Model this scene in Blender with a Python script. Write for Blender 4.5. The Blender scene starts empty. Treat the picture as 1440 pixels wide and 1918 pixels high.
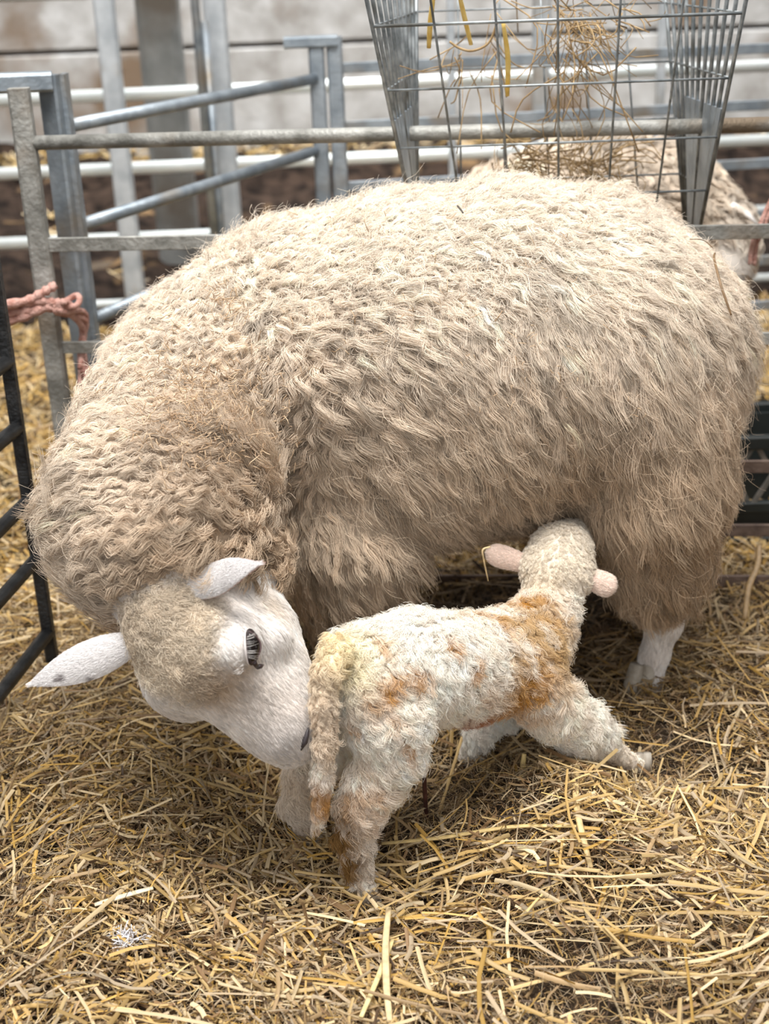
import bpy, math, random
import numpy as np
from mathutils import Vector, Matrix, kdtree
from mathutils.bvhtree import BVHTree

rng = np.random.default_rng(7)
random.seed(7)
SC = bpy.context.scene
COL = SC.collection

# ------------------------------------------------------------------ camera
W, HPX, FPX = 1440, 1918, 2500.0
CAMH, PITCH, ROLL = 1.25, math.radians(23.0), math.radians(2.1)
right0 = np.array([1.0, 0, 0]); up0 = np.array([0, math.sin(PITCH), math.cos(PITCH)])
FWD = np.array([0, math.cos(PITCH), -math.sin(PITCH)])
RGT = math.cos(ROLL) * right0 - math.sin(ROLL) * up0
UPV = math.sin(ROLL) * right0 + math.cos(ROLL) * up0
EYE = np.array([0, 0, CAMH])


def ray(px, py):
    return FWD + RGT * ((px - W / 2) / FPX) - UPV * ((py - HPX / 2) / FPX)


def at(px, py, Y):
    d = ray(px, py)
    return EYE + d * (Y / d[1])


def at_z(px, py, Z):
    d = ray(px, py)
    return EYE + d * ((Z - CAMH) / d[2])


def at_x(px, py, X):
    d = ray(px, py)
    return EYE + d * (X / d[0])


def depth(p):
    return float(np.dot(np.asarray(p) - EYE, FWD))


def proj(V):
    r = V - EYE
    z = r @ FWD
    return W / 2 + FPX * (r @ RGT) / z, HPX / 2 - FPX * (r @ UPV) / z


def sp(px, py, Y, rpx):
    p = at(px, py, Y)
    return p, rpx * depth(p) / FPX


cam = bpy.data.cameras.new('camera')
cam.sensor_fit = 'VERTICAL'; cam.sensor_height = 36.0; cam.sensor_width = 27.0
cam.lens = FPX / HPX * 36.0
cam.clip_start = 0.05; cam.clip_end = 100
cam.dof.use_dof = True; cam.dof.focus_distance = 1.92; cam.dof.aperture_fstop = 3.6
co = bpy.data.objects.new('camera', cam); COL.objects.link(co)
m = Matrix.Identity(4)
for i in range(3):
    m[i][0] = RGT[i]; m[i][1] = UPV[i]; m[i][2] = -FWD[i]; m[i][3] = EYE[i]
co.matrix_world = m
SC.camera = co

# ------------------------------------------------------------------ materials
MATS = {}


def nmat(name):
    mt = bpy.data.materials.new(name); mt.use_nodes = True
    nt = mt.node_tree
    bs = nt.nodes['Principled BSDF']
    MATS[name] = mt
    return mt, nt, bs


def noise_mat(name, c1, c2, scale=20, rough=.7, metal=0.0, detail=6, bump=0.0, bscale=None, c3=None, spots=0.0, pos=(.35, .65)):
    mt, nt, bs = nmat(name)
    tc = nt.nodes.new('ShaderNodeTexCoord')
    n = nt.nodes.new('ShaderNodeTexNoise'); n.inputs['Scale'].default_value = scale; n.inputs['Detail'].default_value = detail
    nt.links.new(tc.outputs['Object'], n.inputs['Vector'])
    r = nt.nodes.new('ShaderNodeValToRGB')
    r.color_ramp.elements[0].position = pos[0]; r.color_ramp.elements[1].position = pos[1]
    r.color_ramp.elements[0].color = (*c1, 1); r.color_ramp.elements[1].color = (*c2, 1)
    nt.links.new(n.outputs['Fac'], r.inputs['Fac'])
    out = r.outputs['Color']
    if c3 is not None:
        n2 = nt.nodes.new('ShaderNodeTexNoise'); n2.inputs['Scale'].default_value = scale * .27; n2.inputs['Detail'].default_value = 8
        nt.links.new(tc.outputs['Object'], n2.inputs['Vector'])
        r2 = nt.nodes.new('ShaderNodeValToRGB')
        r2.color_ramp.elements[0].position = .62 - spots * .2; r2.color_ramp.elements[1].position = .72 - spots * .1
        nt.links.new(n2.outputs['Fac'], r2.inputs['Fac'])
        mx = nt.nodes.new('ShaderNodeMixRGB')
        nt.links.new(r2.outputs['Color'], mx.inputs['Fac'])
        nt.links.new(out, mx.inputs['Color1']); mx.inputs['Color2'].default_value = (*c3, 1)
        out = mx.outputs['Color']
    nt.links.new(out, bs.inputs['Base Color'])
    bs.inputs['Roughness'].default_value = rough; bs.inputs['Metallic'].default_value = metal
    if bump:
        b = nt.nodes.new('ShaderNodeBump'); b.inputs['Strength'].default_value = bump; b.inputs['Distance'].default_value = .01
        n3 = nt.nodes.new('ShaderNodeTexNoise'); n3.inputs['Scale'].default_value = bscale or scale * 2; n3.inputs['Detail'].default_value = 8
        nt.links.new(tc.outputs['Object'], n3.inputs['Vector'])
        nt.links.new(n3.outputs['Fac'], b.inputs['Height']); nt.links.new(b.outputs['Normal'], bs.inputs['Normal'])
    return mt


def attr_mat(name, rough=.6, transl=.0, spec=.3):
    """colour from the attribute 'tint'"""
    mt, nt, bs = nmat(name)
    a = nt.nodes.new('ShaderNodeAttribute'); a.attribute_name = 'tint'
    nt.links.new(a.outputs['Color'], bs.inputs['Base Color'])
    bs.inputs['Roughness'].default_value = rough
    bs.inputs['Specular IOR Level'].default_value = spec
    if transl:
        t = nt.nodes.new('ShaderNodeBsdfTranslucent'); nt.links.new(a.outputs['Color'], t.inputs['Color'])
        mx = nt.nodes.new('ShaderNodeMixShader'); mx.inputs['Fac'].default_value = transl
        nt.links.new(bs.outputs[0], mx.inputs[1]); nt.links.new(t.outputs[0], mx.inputs[2])
        nt.links.new(mx.outputs[0], nt.nodes['Material Output'].inputs['Surface'])
    return mt


M_HAIR = attr_mat('wool_fibre', .65, .10, .12)
M_STRAW = attr_mat('straw', .5, .15, .35)
M_SKIN = attr_mat('sheep_skin', .8, 0, .1)
M_GALV = noise_mat('galvanised_steel', (.22, .26, .30), (.38, .43, .48), 18, .45, .55, c3=(.28, .25, .21), spots=.3, bump=.15, bscale=90)
M_GALVL = noise_mat('pale_galvanised_steel', (.40, .44, .48), (.56, .60, .64), 18, .5, .3, c3=(.34, .31, .27), spots=.3)
M_GALVD = noise_mat('weathered_steel', (.20, .20, .185), (.42, .42, .40), 22, .55, .35, c3=(.22, .17, .12), spots=.5, bump=.3, bscale=120)
M_PIPE = noise_mat('bright_galvanised_pipe', (.74, .80, .80), (.84, .88, .88), 9, .36, .35, c3=(.42, .38, .32), spots=.1)
M_WIRE = noise_mat('mesh_wire', (.14, .16, .17), (.36, .39, .41), 40, .4, .45, c3=(.12, .12, .11), spots=.4)
M_BLACK = noise_mat('black_steel', (.012, .013, .015), (.04, .042, .045), 30, .45, .3, bump=.4, bscale=150)  # near-black tone for the hurdle at the left edge
M_CONC = noise_mat('stained_concrete', (.30, .28, .26), (.55, .54, .53), 7, .9, 0, 10, .4, 30, c3=(.19, .13, .085), spots=.55, pos=(.3, .7))
M_COLUMN = noise_mat('grey_column', (.16, .165, .16), (.27, .275, .27), 8, .8, .1, c3=(.13, .11, .09), spots=.5, bump=.3)
M_MUCK = noise_mat('dark_muck', (.006, .0042, .0035), (.034, .022, .016), 13, .85, 0, 10, 1.0, 30, c3=(.16, .10, .05), spots=.1)
M_MUCK.node_tree.nodes['Principled BSDF'].inputs['Specular IOR Level'].default_value = .05
M_SOIL = noise_mat('bedding_base', (.02, .012, .007), (.07, .045, .022), 60, .95, 0, 10, .8, 120)
M_TWINE = noise_mat('pink_twine', (.52, .25, .20), (.74, .46, .40), 60, .8, 0, bump=.8, bscale=300)
M_CRATE = noise_mat('black_plastic', (.006, .009, .010), (.018, .024, .024), 10, .5)
M_WOOD = noise_mat('brown_rim', (.07, .045, .035), (.16, .11, .085), 25, .7, bump=.4)
M_HORN = noise_mat('hoof_horn', (.30, .26, .21), (.50, .46, .40), 40, .5)
M_EYE, _nt, _bs = nmat('dark_eye')
_bs.inputs['Base Color'].default_value = (.012, .008, .007, 1); _bs.inputs['Roughness'].default_value = .12
M_LID = noise_mat('eyelid_skin', (.09, .055, .055), (.20, .13, .13), 60, .5)
M_LIDD = noise_mat('dark_lid_rim', (.022, .014, .014), (.05, .032, .032), 90, .35)
M_LIDW = noise_mat('pale_lid', (.66, .60, .60), (.78, .72, .71), 90, .7)
M_NOSE = noise_mat('nostril_skin', (.022, .017, .02), (.05, .04, .045), 80, .5)
M_CORD = noise_mat('dried_cord', (.035, .012, .010), (.12, .045, .03), 50, .5)


# ------------------------------------------------------------------ object helpers
def tag(o, label=None, cat=None, group=None, kind=None):
    if label: o['label'] = label
    if cat: o['category'] = cat
    if group: o['group'] = group
    if kind: o['kind'] = kind
    return o


def link(name, data, mat=None, parent=None):
    o = bpy.data.objects.new(name, data); COL.objects.link(o)
    if mat is not None: data.materials.append(mat)
    if parent is not None:
        o.parent = parent
        o.matrix_parent_inverse = parent.matrix_world.inverted() if parent.type != 'EMPTY' else Matrix.Translation(parent.location).inverted()
    return o


def empty(name, loc):
    o = bpy.data.objects.new(name, None); COL.objects.link(o)
    o.location = [float(v) for v in loc]; o.empty_display_size = .05
    return o


def mesh_np(name, V, F, smooth=True, tint=None):
    V = np.asarray(V, np.float32); F = np.asarray(F, np.int32)
    me = bpy.data.meshes.new(name)
    k = F.shape[1]
    me.vertices.add(len(V)); me.vertices.foreach_set('co', V.ravel())
    me.loops.add(F.size); me.loops.foreach_set('vertex_index', F.ravel())
    me.polygons.add(len(F))
    me.polygons.foreach_set('loop_start', np.arange(0, F.size, k, dtype=np.int32))
    me.polygons.foreach_set('use_smooth', np.full(len(F), smooth))
    me.update(calc_edges=True)
    if tint is not None:
        a = me.attributes.new('tint', 'FLOAT_COLOR', 'POINT')
        c = np.ones((len(V), 4), np.float32); c[:, :3] = tint
        a.data.foreach_set('color', c.ravel())
    return me


class MB:
    """collects shapes and links them as one mesh object"""
    def __init__(s): s.v = []; s.f = []; s.sm = []

    def add(s, V, F, smooth=True):
        b = len(s.v)
        s.v.extend([tuple(float(c) for c in v) for v in V])
        for f in F: s.f.append(tuple(b + i for i in f)); s.sm.append(smooth)

    def tube(s, pts, r, n=12, caps=True, flat=1.0):
        pts = [np.asarray(p, float) for p in pts]
        rr = r if hasattr(r, '__len__') else [r] * len(pts)
        V = []; prev = None
        for i, p in enumerate(pts):
            t = pts[min(i + 1, len(pts) - 1)] - pts[max(i - 1, 0)]
            t = t / (np.linalg.norm(t) + 1e-9)
            if prev is None:
                a = np.array([0, 0, 1.0]) if abs(t[2]) < .9 else np.array([0, 1.0, 0])
                u = np.cross(t, a)
            else:
                u = prev - t * np.dot(prev, t)
            u /= np.linalg.norm(u); prev = u
            w = np.cross(t, u)
            for k in range(n):
                an = 2 * math.pi * k / n
                V.append(p + rr[i] * (u * math.cos(an) + flat * w * math.sin(an)))
        F = []
        for i in range(len(pts) - 1):
            for k in range(n):
                F.append((i * n + k, i * n + (k + 1) % n, (i + 1) * n + (k + 1) % n, (i + 1) * n + k))
        if caps:
            F.append(tuple(range(n))[::-1]); F.append(tuple(range((len(pts) - 1) * n, len(pts) * n)))
        s.add(V, F)

    def bar(s, p, q, wa, wb, up=(0, 0, 1), bev=.15):
        """rectangular bar from p to q, wa wide across 'up', wb tall along it, with chamfered edges"""
        p = np.asarray(p, float); q = np.asarray(q, float)
        t = q - p; t /= np.linalg.norm(t)
        up = np.asarray(up, float); up = up - t * np.dot(up, t); up /= np.linalg.norm(up)
        sd = np.cross(t, up)
        e = min(wa, wb) * bev; a, b = wa / 2, wb / 2
        prof = [(a, b - e), (a - e, b), (-a + e, b), (-a, b - e), (-a, -b + e), (-a + e, -b), (a - e, -b), (a, -b + e)]
        V = [o + sd * x + up * y for o in (p, q) for x, y in prof]
        F = [(k, 8 + k, 8 + (k + 1) % 8, (k + 1) % 8) for k in range(8)]
        F.append(tuple(range(8))); F.append(tuple(range(8, 16))[::-1])
        s.add(V, F, False)

    def build(s, name, mat, parent=None):
        me = bpy.data.meshes.new(name)
        me.from_pydata(s.v, [], s.f)
        me.polygons.foreach_set('use_smooth', s.sm)
        me.update()
        return link(name, me, mat, parent)


def bez(pts, n=12):
    """Catmull-Rom through pts"""
    P = [np.asarray(p, float) for p in pts]
    P = [2 * P[0] - P[1]] + P + [2 * P[-1] - P[-2]]
    out = []
    for i in range(1, len(P) - 2):
        for k in range(n):
            t = k / n
            out.append(.5 * ((2 * P[i]) + (P[i + 1] - P[i - 1]) * t + (2 * P[i - 1] - 5 * P[i] + 4 * P[i + 1] - P[i + 2]) * t * t
                             + (-P[i - 1] + 3 * P[i] - 3 * P[i + 1] + P[i + 2]) * t ** 3))
    out.append(P[-2])
    return out


# ------------------------------------------------------------------ implicit body builder
def seg_dist(P, a, b, ra, rb):
    ab = b - a; L2 = float(ab @ ab)
    if L2 < 1e-10:
        return np.linalg.norm(P - a, axis=-1) - ra
    t = np.clip(((P - a) @ ab) / L2, 0, 1)
    return np.linalg.norm(P - a - t[..., None] * ab, axis=-1) - (ra + (rb - ra) * t)


def sdf_mesh(prims, vox, smooth_it=2):
    """prims: (a, b, ra, rb, k, group). One closed surface round the smooth union."""
    lo = np.min([np.minimum(p[0] - p[2], p[1] - p[3]) for p in prims], axis=0) - 3 * vox
    hi = np.max([np.maximum(p[0] + p[2], p[1] + p[3]) for p in prims], axis=0) + 3 * vox
    n = np.ceil((hi - lo) / vox).astype(int) + 1
    D = np.full(n, 1.0, np.float32)
    for a, b, ra, rb, k, g in prims:
        mg = k * 1.1 + 3 * vox
        i0 = np.maximum(np.floor((np.minimum(a - ra, b - rb) - mg - lo) / vox).astype(int), 0)
        i1 = np.minimum(np.ceil((np.maximum(a + ra, b + rb) + mg - lo) / vox).astype(int) + 1, n)
        ax = [lo[d] + vox * np.arange(i0[d], i1[d]) for d in range(3)]
        P = np.stack(np.meshgrid(*ax, indexing='ij'), -1).astype(np.float32)
        d = seg_dist(P, a.astype(np.float32), b.astype(np.float32), ra, rb)
        sl = tuple(slice(i0[q], i1[q]) for q in range(3))
        A = D[sl]
        h = np.clip(.5 + .5 * (d - A) / k, 0, 1)
        D[sl] = d * (1 - h) + A * h - k * h * (1 - h)
    S = D < 0
    c = np.zeros(n - 1, np.int8)
    offs = [(x, y, z) for x in (0, 1) for y in (0, 1) for z in (0, 1)]
    for x, y, z in offs:
        c += S[x:n[0] - 1 + x, y:n[1] - 1 + y, z:n[2] - 1 + z]
    mixed = (c > 0) & (c < 8)
    idx = np.argwhere(mixed)
    vid = np.full(n - 1, -1, np.int32); vid[mixed] = np.arange(len(idx))
    cv = np.stack([D[idx[:, 0] + x, idx[:, 1] + y, idx[:, 2] + z] for x, y, z in offs], 1)
    acc = np.zeros((len(idx), 3)); cnt = np.zeros(len(idx))
    O = np.array(offs, float)
    for e0 in range(8):
        for e1 in range(e0 + 1, 8):
            if abs(O[e0] - O[e1]).sum() != 1: continue
            a, b = cv[:, e0], cv[:, e1]
            mk = (a < 0) != (b < 0)
            t = np.where(mk, a / np.where(mk, a - b, 1), 0)
            acc += np.where(mk[:, None], O[e0] + t[:, None] * (O[e1] - O[e0]), 0); cnt += mk
    V = lo + vox * (idx + acc / cnt[:, None])
    Q = []
    for ax in range(3):
        s0 = [slice(None)] * 3; s1 = [slice(None)] * 3
        s0[ax] = slice(0, -1); s1[ax] = slice(1, None)
        ch = S[tuple(s0)] != S[tuple(s1)]
        e = np.argwhere(ch)
        o1, o2 = [(1, 2), (2, 0), (0, 1)][ax]
        e = e[(e[:, o1] > 0) & (e[:, o2] > 0) & (e[:, o1] < n[o1] - 1) & (e[:, o2] < n[o2] - 1)]
        ins = S[tuple(e.T)]
        def cell(d1, d2):
            q = e.copy(); q[:, o1] -= d1; q[:, o2] -= d2
            return vid[q[:, 0], q[:, 1], q[:, 2]]
        q = np.stack([cell(1, 1), cell(0, 1), cell(0, 0), cell(1, 0)], 1)
        q[~ins] = q[~ins][:, ::-1]
        Q.append(q)
    F = np.concatenate(Q)
    E = np.concatenate([F[:, [0, 1]], F[:, [1, 2]], F[:, [2, 3]], F[:, [3, 0]]])
    E = np.concatenate([E, E[:, ::-1]])
    deg = np.bincount(E[:, 0], minlength=len(V))[:, None]
    for _ in range(smooth_it):
        nb = np.stack([np.bincount(E[:, 0], V[E[:, 1], d], len(V)) for d in range(3)], 1) / deg
        V = V * .5 + nb * .5
    return V, F


def vnormals(V, F):
    fn = np.cross(V[F[:, 2]] - V[F[:, 0]], V[F[:, 3]] - V[F[:, 1]])
    N = np.zeros_like(V)
    for k in range(F.shape[1]):
        for d in range(3):
            N[:, d] += np.bincount(F[:, k], fn[:, d], len(V))
    return N / (np.linalg.norm(N, axis=1, keepdims=True) + 1e-12)


def chain(nodes, k, g, sub=True):
    """nodes of (px, py, Y, r_px) -> segments"""
    S = [sp(*q) for q in nodes]
    return [(S[i][0], S[i + 1][0], S[i][1], S[i + 1][1], k, g) for i in range(len(S) - 1)]


def ball(px, py, Y, r, k, g):
    p, rr = sp(px, py, Y, r)
    return [(p, p, rr, rr, k, g)]


def gdist(V, prims, g):
    return np.min([seg_dist(V, p[0], p[1], p[2], p[3]) for p in prims if p[5] == g], axis=0)


def sstep(x, a, b):
    t = np.clip((x - a) / (b - a), 0, 1)
    return t * t * (3 - 2 * t)


def vnoise(P, f, seed=0):
    """cheap smooth value noise, about -1..1"""
    r = np.random.default_rng(seed)
    out = np.zeros(len(P))
    for i in range(7):
        d = r.normal(size=3); d /= np.linalg.norm(d)
        out += np.sin(P @ d * f * (0.7 + .9 * r.random()) + r.random() * 6.28)
    return out / 3.2


def norm(v):
    return v / (np.linalg.norm(v, axis=-1, keepdims=True) + 1e-9)


# ------------------------------------------------------------------ hair
def hair(name, parent, V, F, dens, length, comb, lift, col, n, clumps, pts=7, rad=.0005, pull=.75, wave=.1, freq=1.2,
         jit=.08, cjit=.35, colvar=.12, seed=1, tip=.35, hvar=.3, fade=None):
    r = np.random.default_rng(seed)
    N = vnormals(V, F)
    T = np.concatenate([F[:, [0, 1, 2]], F[:, [0, 2, 3]]])
    ar = np.linalg.norm(np.cross(V[T[:, 1]] - V[T[:, 0]], V[T[:, 2]] - V[T[:, 0]]), axis=1)
    w = ar * dens[T].mean(1); w /= w.sum()
    ti = np.searchsorted(np.cumsum(w), r.random(n)); ti = np.minimum(ti, len(T) - 1)
    a, b = r.random(n), r.random(n); fl = a + b > 1; a[fl], b[fl] = 1 - a[fl], 1 - b[fl]
    bc = np.stack([1 - a - b, a, b], 1)[:, :, None]
    def ip(A):
        A = A if A.ndim > 1 else A[:, None]
        return (A[T[ti]] * bc).sum(1)
    P = ip(V); Nn = norm(ip(N)); L = ip(length)[:, 0]; C = norm(ip(comb)); Li = ip(lift)[:, 0]; K = ip(col)
    ci = r.choice(n, clumps, replace=False)
    kd = kdtree.KDTree(clumps)
    for j, i in enumerate(ci): kd.insert(P[i], j)
    kd.balance()
    near = np.fromiter((kd.find(p)[1] for p in P), int, n)
    g = ci[near]
    # comb direction shared by a lock, turned a little lock by lock
    Cc = norm(C[ci] + r.normal(size=(clumps, 3)) * cjit)
    Lc = 1 + r.normal(size=clumps) * hvar * .6
    ph = r.random(clumps) * 6.283; fr = freq * (.7 + .6 * r.random(clumps))
    def tang(c, nn): return norm(c - nn * (c * nn).sum(1, keepdims=True))
    Ti = tang(Cc[near] + r.normal(size=(n, 3)) * .06, Nn)
    Tg = tang(Cc[near], Nn[g])
    Ls = L * np.clip(Lc[near], .4, 1.8) * (1 + r.normal(size=n) * hvar * .3)
    Lg = L[g] * np.clip(Lc[near], .4, 1.8)
    s = np.linspace(0, 1, pts)
    pos = np.empty((n, pts, 3), np.float32)
    jv = r.normal(size=(n, 3)); jl = jit * Ls
    amp = (wave if np.isscalar(wave) else ip(wave)[:, 0][g]) * Ls
    for k, q in enumerate(s):
        f1, f2 = q * (1 - .5 * q), q ** 1.5
        A = P + Ls[:, None] * (Nn * (Li * f1)[:, None] + Ti * (f2 * (1 - .35 * Li))[:, None])
        G = P[g] + Lg[:, None] * (Nn[g] * (Li[g] * f1)[:, None] + Tg * (f2 * (1 - .35 * Li[g]))[:, None])
        X = A + (G - A) * (pull * q ** .7)
        B = np.cross(Nn[g], Tg)
        an = 6.283 * fr[near] * q + ph[near]
        X += (amp * q ** .6)[:, None] * (B * np.sin(an)[:, None] + Nn[g] * (.6 * np.cos(an))[:, None] - .6 * Nn[g] * np.cos(ph[near])[:, None] * (q == 0))
        X += jv * (jl * q)[:, None]
        pos[:, k] = X
    cc = r.normal(size=clumps) * colvar
    K = np.clip(K * (1 + cc[near] + r.normal(size=n) * colvar * .5)[:, None], .005, .95)
    hc = bpy.data.hair_curves.new(name)
    hc.add_curves([pts] * n)
    hc.points.foreach_set('position', pos.ravel())
    ra = (rad * (1 - (1 - tip) * s ** 2)[None, :] * (.7 + .6 * r.random(n))[:, None]).astype(np.float32)
    at_ = hc.attributes.get('radius') or hc.attributes.new('radius', 'FLOAT', 'POINT')
    at_.data.foreach_set('value', ra.ravel())
    ca = hc.attributes.new('tint', 'FLOAT_COLOR', 'CURVE')
    c4 = np.ones((n, 4), np.float32); c4[:, :3] = K
    ca.data.foreach_set('color', c4.ravel())
    return link(name, hc, M_HAIR, parent)


# ------------------------------------------------------------------ ground
MOUNDS = [(at_z(1060, 1545, 0), .10, .045), (at_z(980, 1640, 0), .12, .02), (at_z(250, 1600, 0), .2, .02), (at_z(760, 1480, 0), .13, -.02), (at_z(1190, 1440, 0), .07, -.03),
          (at_z(1250, 1800, 0), .16, .025), (at_z(150, 1430, 0), .18, .015)]


def gh(x, y):
    x = np.asarray(x, float); y = np.asarray(y, float)
    h = .007 * np.sin(x * 9 + 1.3 * np.sin(y * 7)) + .007 * np.sin(y * 11 + 2 * np.sin(x * 6 + 1)) + .004 * np.sin(x * 27 + y * 19)
    for c, s, a in MOUNDS:
        h = h + a * np.exp(-((x - c[0]) ** 2 + (y - c[1]) ** 2) / (2 * s * s))
    return h


def build_ground():
    xs = np.linspace(-4.5, 4.5, 181); ys = np.concatenate([np.linspace(.3, 3, 140), np.linspace(3.05, 9.2, 90)])
    X, Y = np.meshgrid(xs, ys, indexing='ij')
    Z = gh(X, Y) - .012
    V = np.stack([X, Y, Z], -1).reshape(-1, 3)
    i = np.arange(len(xs) - 1)[:, None] * len(ys) + np.arange(len(ys) - 1)[None, :]
    F = np.stack([i, i + len(ys), i + len(ys) + 1, i + 1], -1).reshape(-1, 4)
    o = link('floor', mesh_np('floor', V, F), M_SOIL)
    tag(o, kind='structure')


PAL = np.array([[.54, .375, .15], [.62, .465, .23], [.72, .59, .38], [.27, .17, .085], [.42, .30, .165], [.085, .053, .03], [.50, .41, .29], [.56, .36, .10]]) * np.array([.97, .93, .88])


def straw_geo(P, ang, tilt, L, wd, bend, colr, r, nseg=3, base=None, roll=None):
    """half-tube ribbons; returns verts, quads, tint"""
    n = len(P)
    d = np.stack([np.cos(ang) * np.cos(tilt), np.sin(ang) * np.cos(tilt), np.sin(tilt)], 1)
    sd = norm(np.stack([-np.sin(ang), np.cos(ang), np.zeros(n)], 1))
    up = np.cross(d, sd); up *= np.sign(up[:, 2:3] + 1e-9)
    ro = r.normal(size=n) * .5 if roll is None else roll
    s2 = sd * np.cos(ro)[:, None] + up * np.sin(ro)[:, None]
    u2 = np.cross(d, s2); u2 *= np.sign(u2[:, 2:3] + 1e-9)
    V = np.empty((n, nseg + 1, 3, 3), np.float32)
    kink = r.random(n) < .25
    for k in range(nseg + 1):
        q = k / nseg - .5
        off = np.where(kink, np.abs(q) * 2, q * q * 4) * bend * L
        c = P + d * (q * L)[:, None] + s2 * (off)[:, None]
        for j, (x, y) in enumerate(((-1, 0), (0, .55), (1, 0))):
            V[:, k, j] = c + s2 * (x * wd / 2)[:, None] + u2 * (y * wd / 2)[:, None]
    b = np.arange(n)[:, None] * ((nseg + 1) * 3)
    fl = []
    for k in range(nseg):
        for j in range(2):
            fl.append(np.array([k * 3 + j, k * 3 + j + 1, (k + 1) * 3 + j + 1, (k + 1) * 3 + j]))
    F = (b[:, :, None] + np.array(fl)[None]).reshape(-1, 4)
    t = np.repeat(colr, (nseg + 1) * 3, axis=0)
    return V.reshape(-1, 3), F, t


def straw_cols(n, r, p):
    c = PAL[r.choice(len(PAL), n, p=np.array(p) / np.sum(p))] * .92
    return np.clip(c * (1 + r.normal(size=n) * .18)[:, None], .01, .9)


def build_straw():
    r = np.random.default_rng(11)
    parts = []; base = 0
    def layer(n, y0, y1, lmin, lmax, wmin, wmax, z0, z1, tl, p, ypow=1.0, patch=None, bend=.09, nseg=3, coh=.0, lp=1.7):
        y = y0 + (y1 - y0) * r.random(n) ** ypow
        x = (r.random(n) * 2 - 1) * (.34 * y + .50)
        if patch is not None:
            q = vnoise(np.stack([x, y, 0 * x], 1), patch[0], patch[1])
            k = q > patch[2] - .9 * r.random(n); x, y = x[k], y[k]; n = len(x)
        L = lmin + (lmax - lmin) * r.random(n) ** lp
        ang = r.random(n) * 6.283
        if coh:
            fld = 2.2 * vnoise(np.stack([x, y, 0 * x], 1), 6, 41)
            ang = np.where(r.random(n) < coh, fld + r.normal(size=n) * .35, ang)
        tilt = r.normal(size=n) * tl
        z = gh(x, y) + z0 + (z1 - z0) * r.random(n)
        z = np.maximum(z, gh(x, y) + np.abs(np.sin(tilt)) * L * .3)
        wd = wmin + (wmax - wmin) * r.random(n) ** 1.5
        # shade under and behind the ewe, painted into the straw colour
        ewe_shade = np.exp(-((x - .30) / .42) ** 2 - ((y - 2.42) / .42) ** 2) * np.clip(.8 + .4 * vnoise(np.stack([x, y, 0 * x], 1), 9, 61), 0, 1)
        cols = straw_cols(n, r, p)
        dk = np.clip(ewe_shade * 1.1, 0, .9)[:, None]
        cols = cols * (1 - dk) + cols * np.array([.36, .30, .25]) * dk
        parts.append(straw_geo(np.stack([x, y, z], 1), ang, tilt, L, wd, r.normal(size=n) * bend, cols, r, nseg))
    #            golden tan pale brown greytan dark greypale yellow
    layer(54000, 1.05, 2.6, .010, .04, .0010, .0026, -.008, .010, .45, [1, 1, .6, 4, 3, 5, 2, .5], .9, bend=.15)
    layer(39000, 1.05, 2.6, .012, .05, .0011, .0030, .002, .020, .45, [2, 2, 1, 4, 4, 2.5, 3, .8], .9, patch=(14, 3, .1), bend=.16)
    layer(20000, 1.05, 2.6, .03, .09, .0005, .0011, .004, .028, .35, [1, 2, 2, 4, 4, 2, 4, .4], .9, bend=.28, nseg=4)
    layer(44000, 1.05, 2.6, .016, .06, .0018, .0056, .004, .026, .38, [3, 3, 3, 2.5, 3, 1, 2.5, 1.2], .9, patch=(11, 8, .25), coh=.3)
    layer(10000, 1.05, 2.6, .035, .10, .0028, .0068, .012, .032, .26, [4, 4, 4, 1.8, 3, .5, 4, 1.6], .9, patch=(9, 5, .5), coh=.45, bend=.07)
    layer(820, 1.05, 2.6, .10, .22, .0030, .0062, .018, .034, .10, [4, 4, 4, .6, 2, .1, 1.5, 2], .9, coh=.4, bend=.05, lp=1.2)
    layer(32000, 2.5, 4.75, .03, .10, .004, .009, .0, .025, .3, [5, 4, 4, 2, 1, .6, 1, 4], 1.3)
    Vs, Fs, Ts = [], [], []
    for V, F, t in parts:
        Vs.append(V); Fs.append(F + base); Ts.append(t); base += len(V)
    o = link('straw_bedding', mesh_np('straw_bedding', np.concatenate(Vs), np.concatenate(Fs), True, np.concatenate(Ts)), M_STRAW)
    tag(o, 'loose golden and brown straw bedding covering the pen floor', 'straw', kind='stuff')


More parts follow.
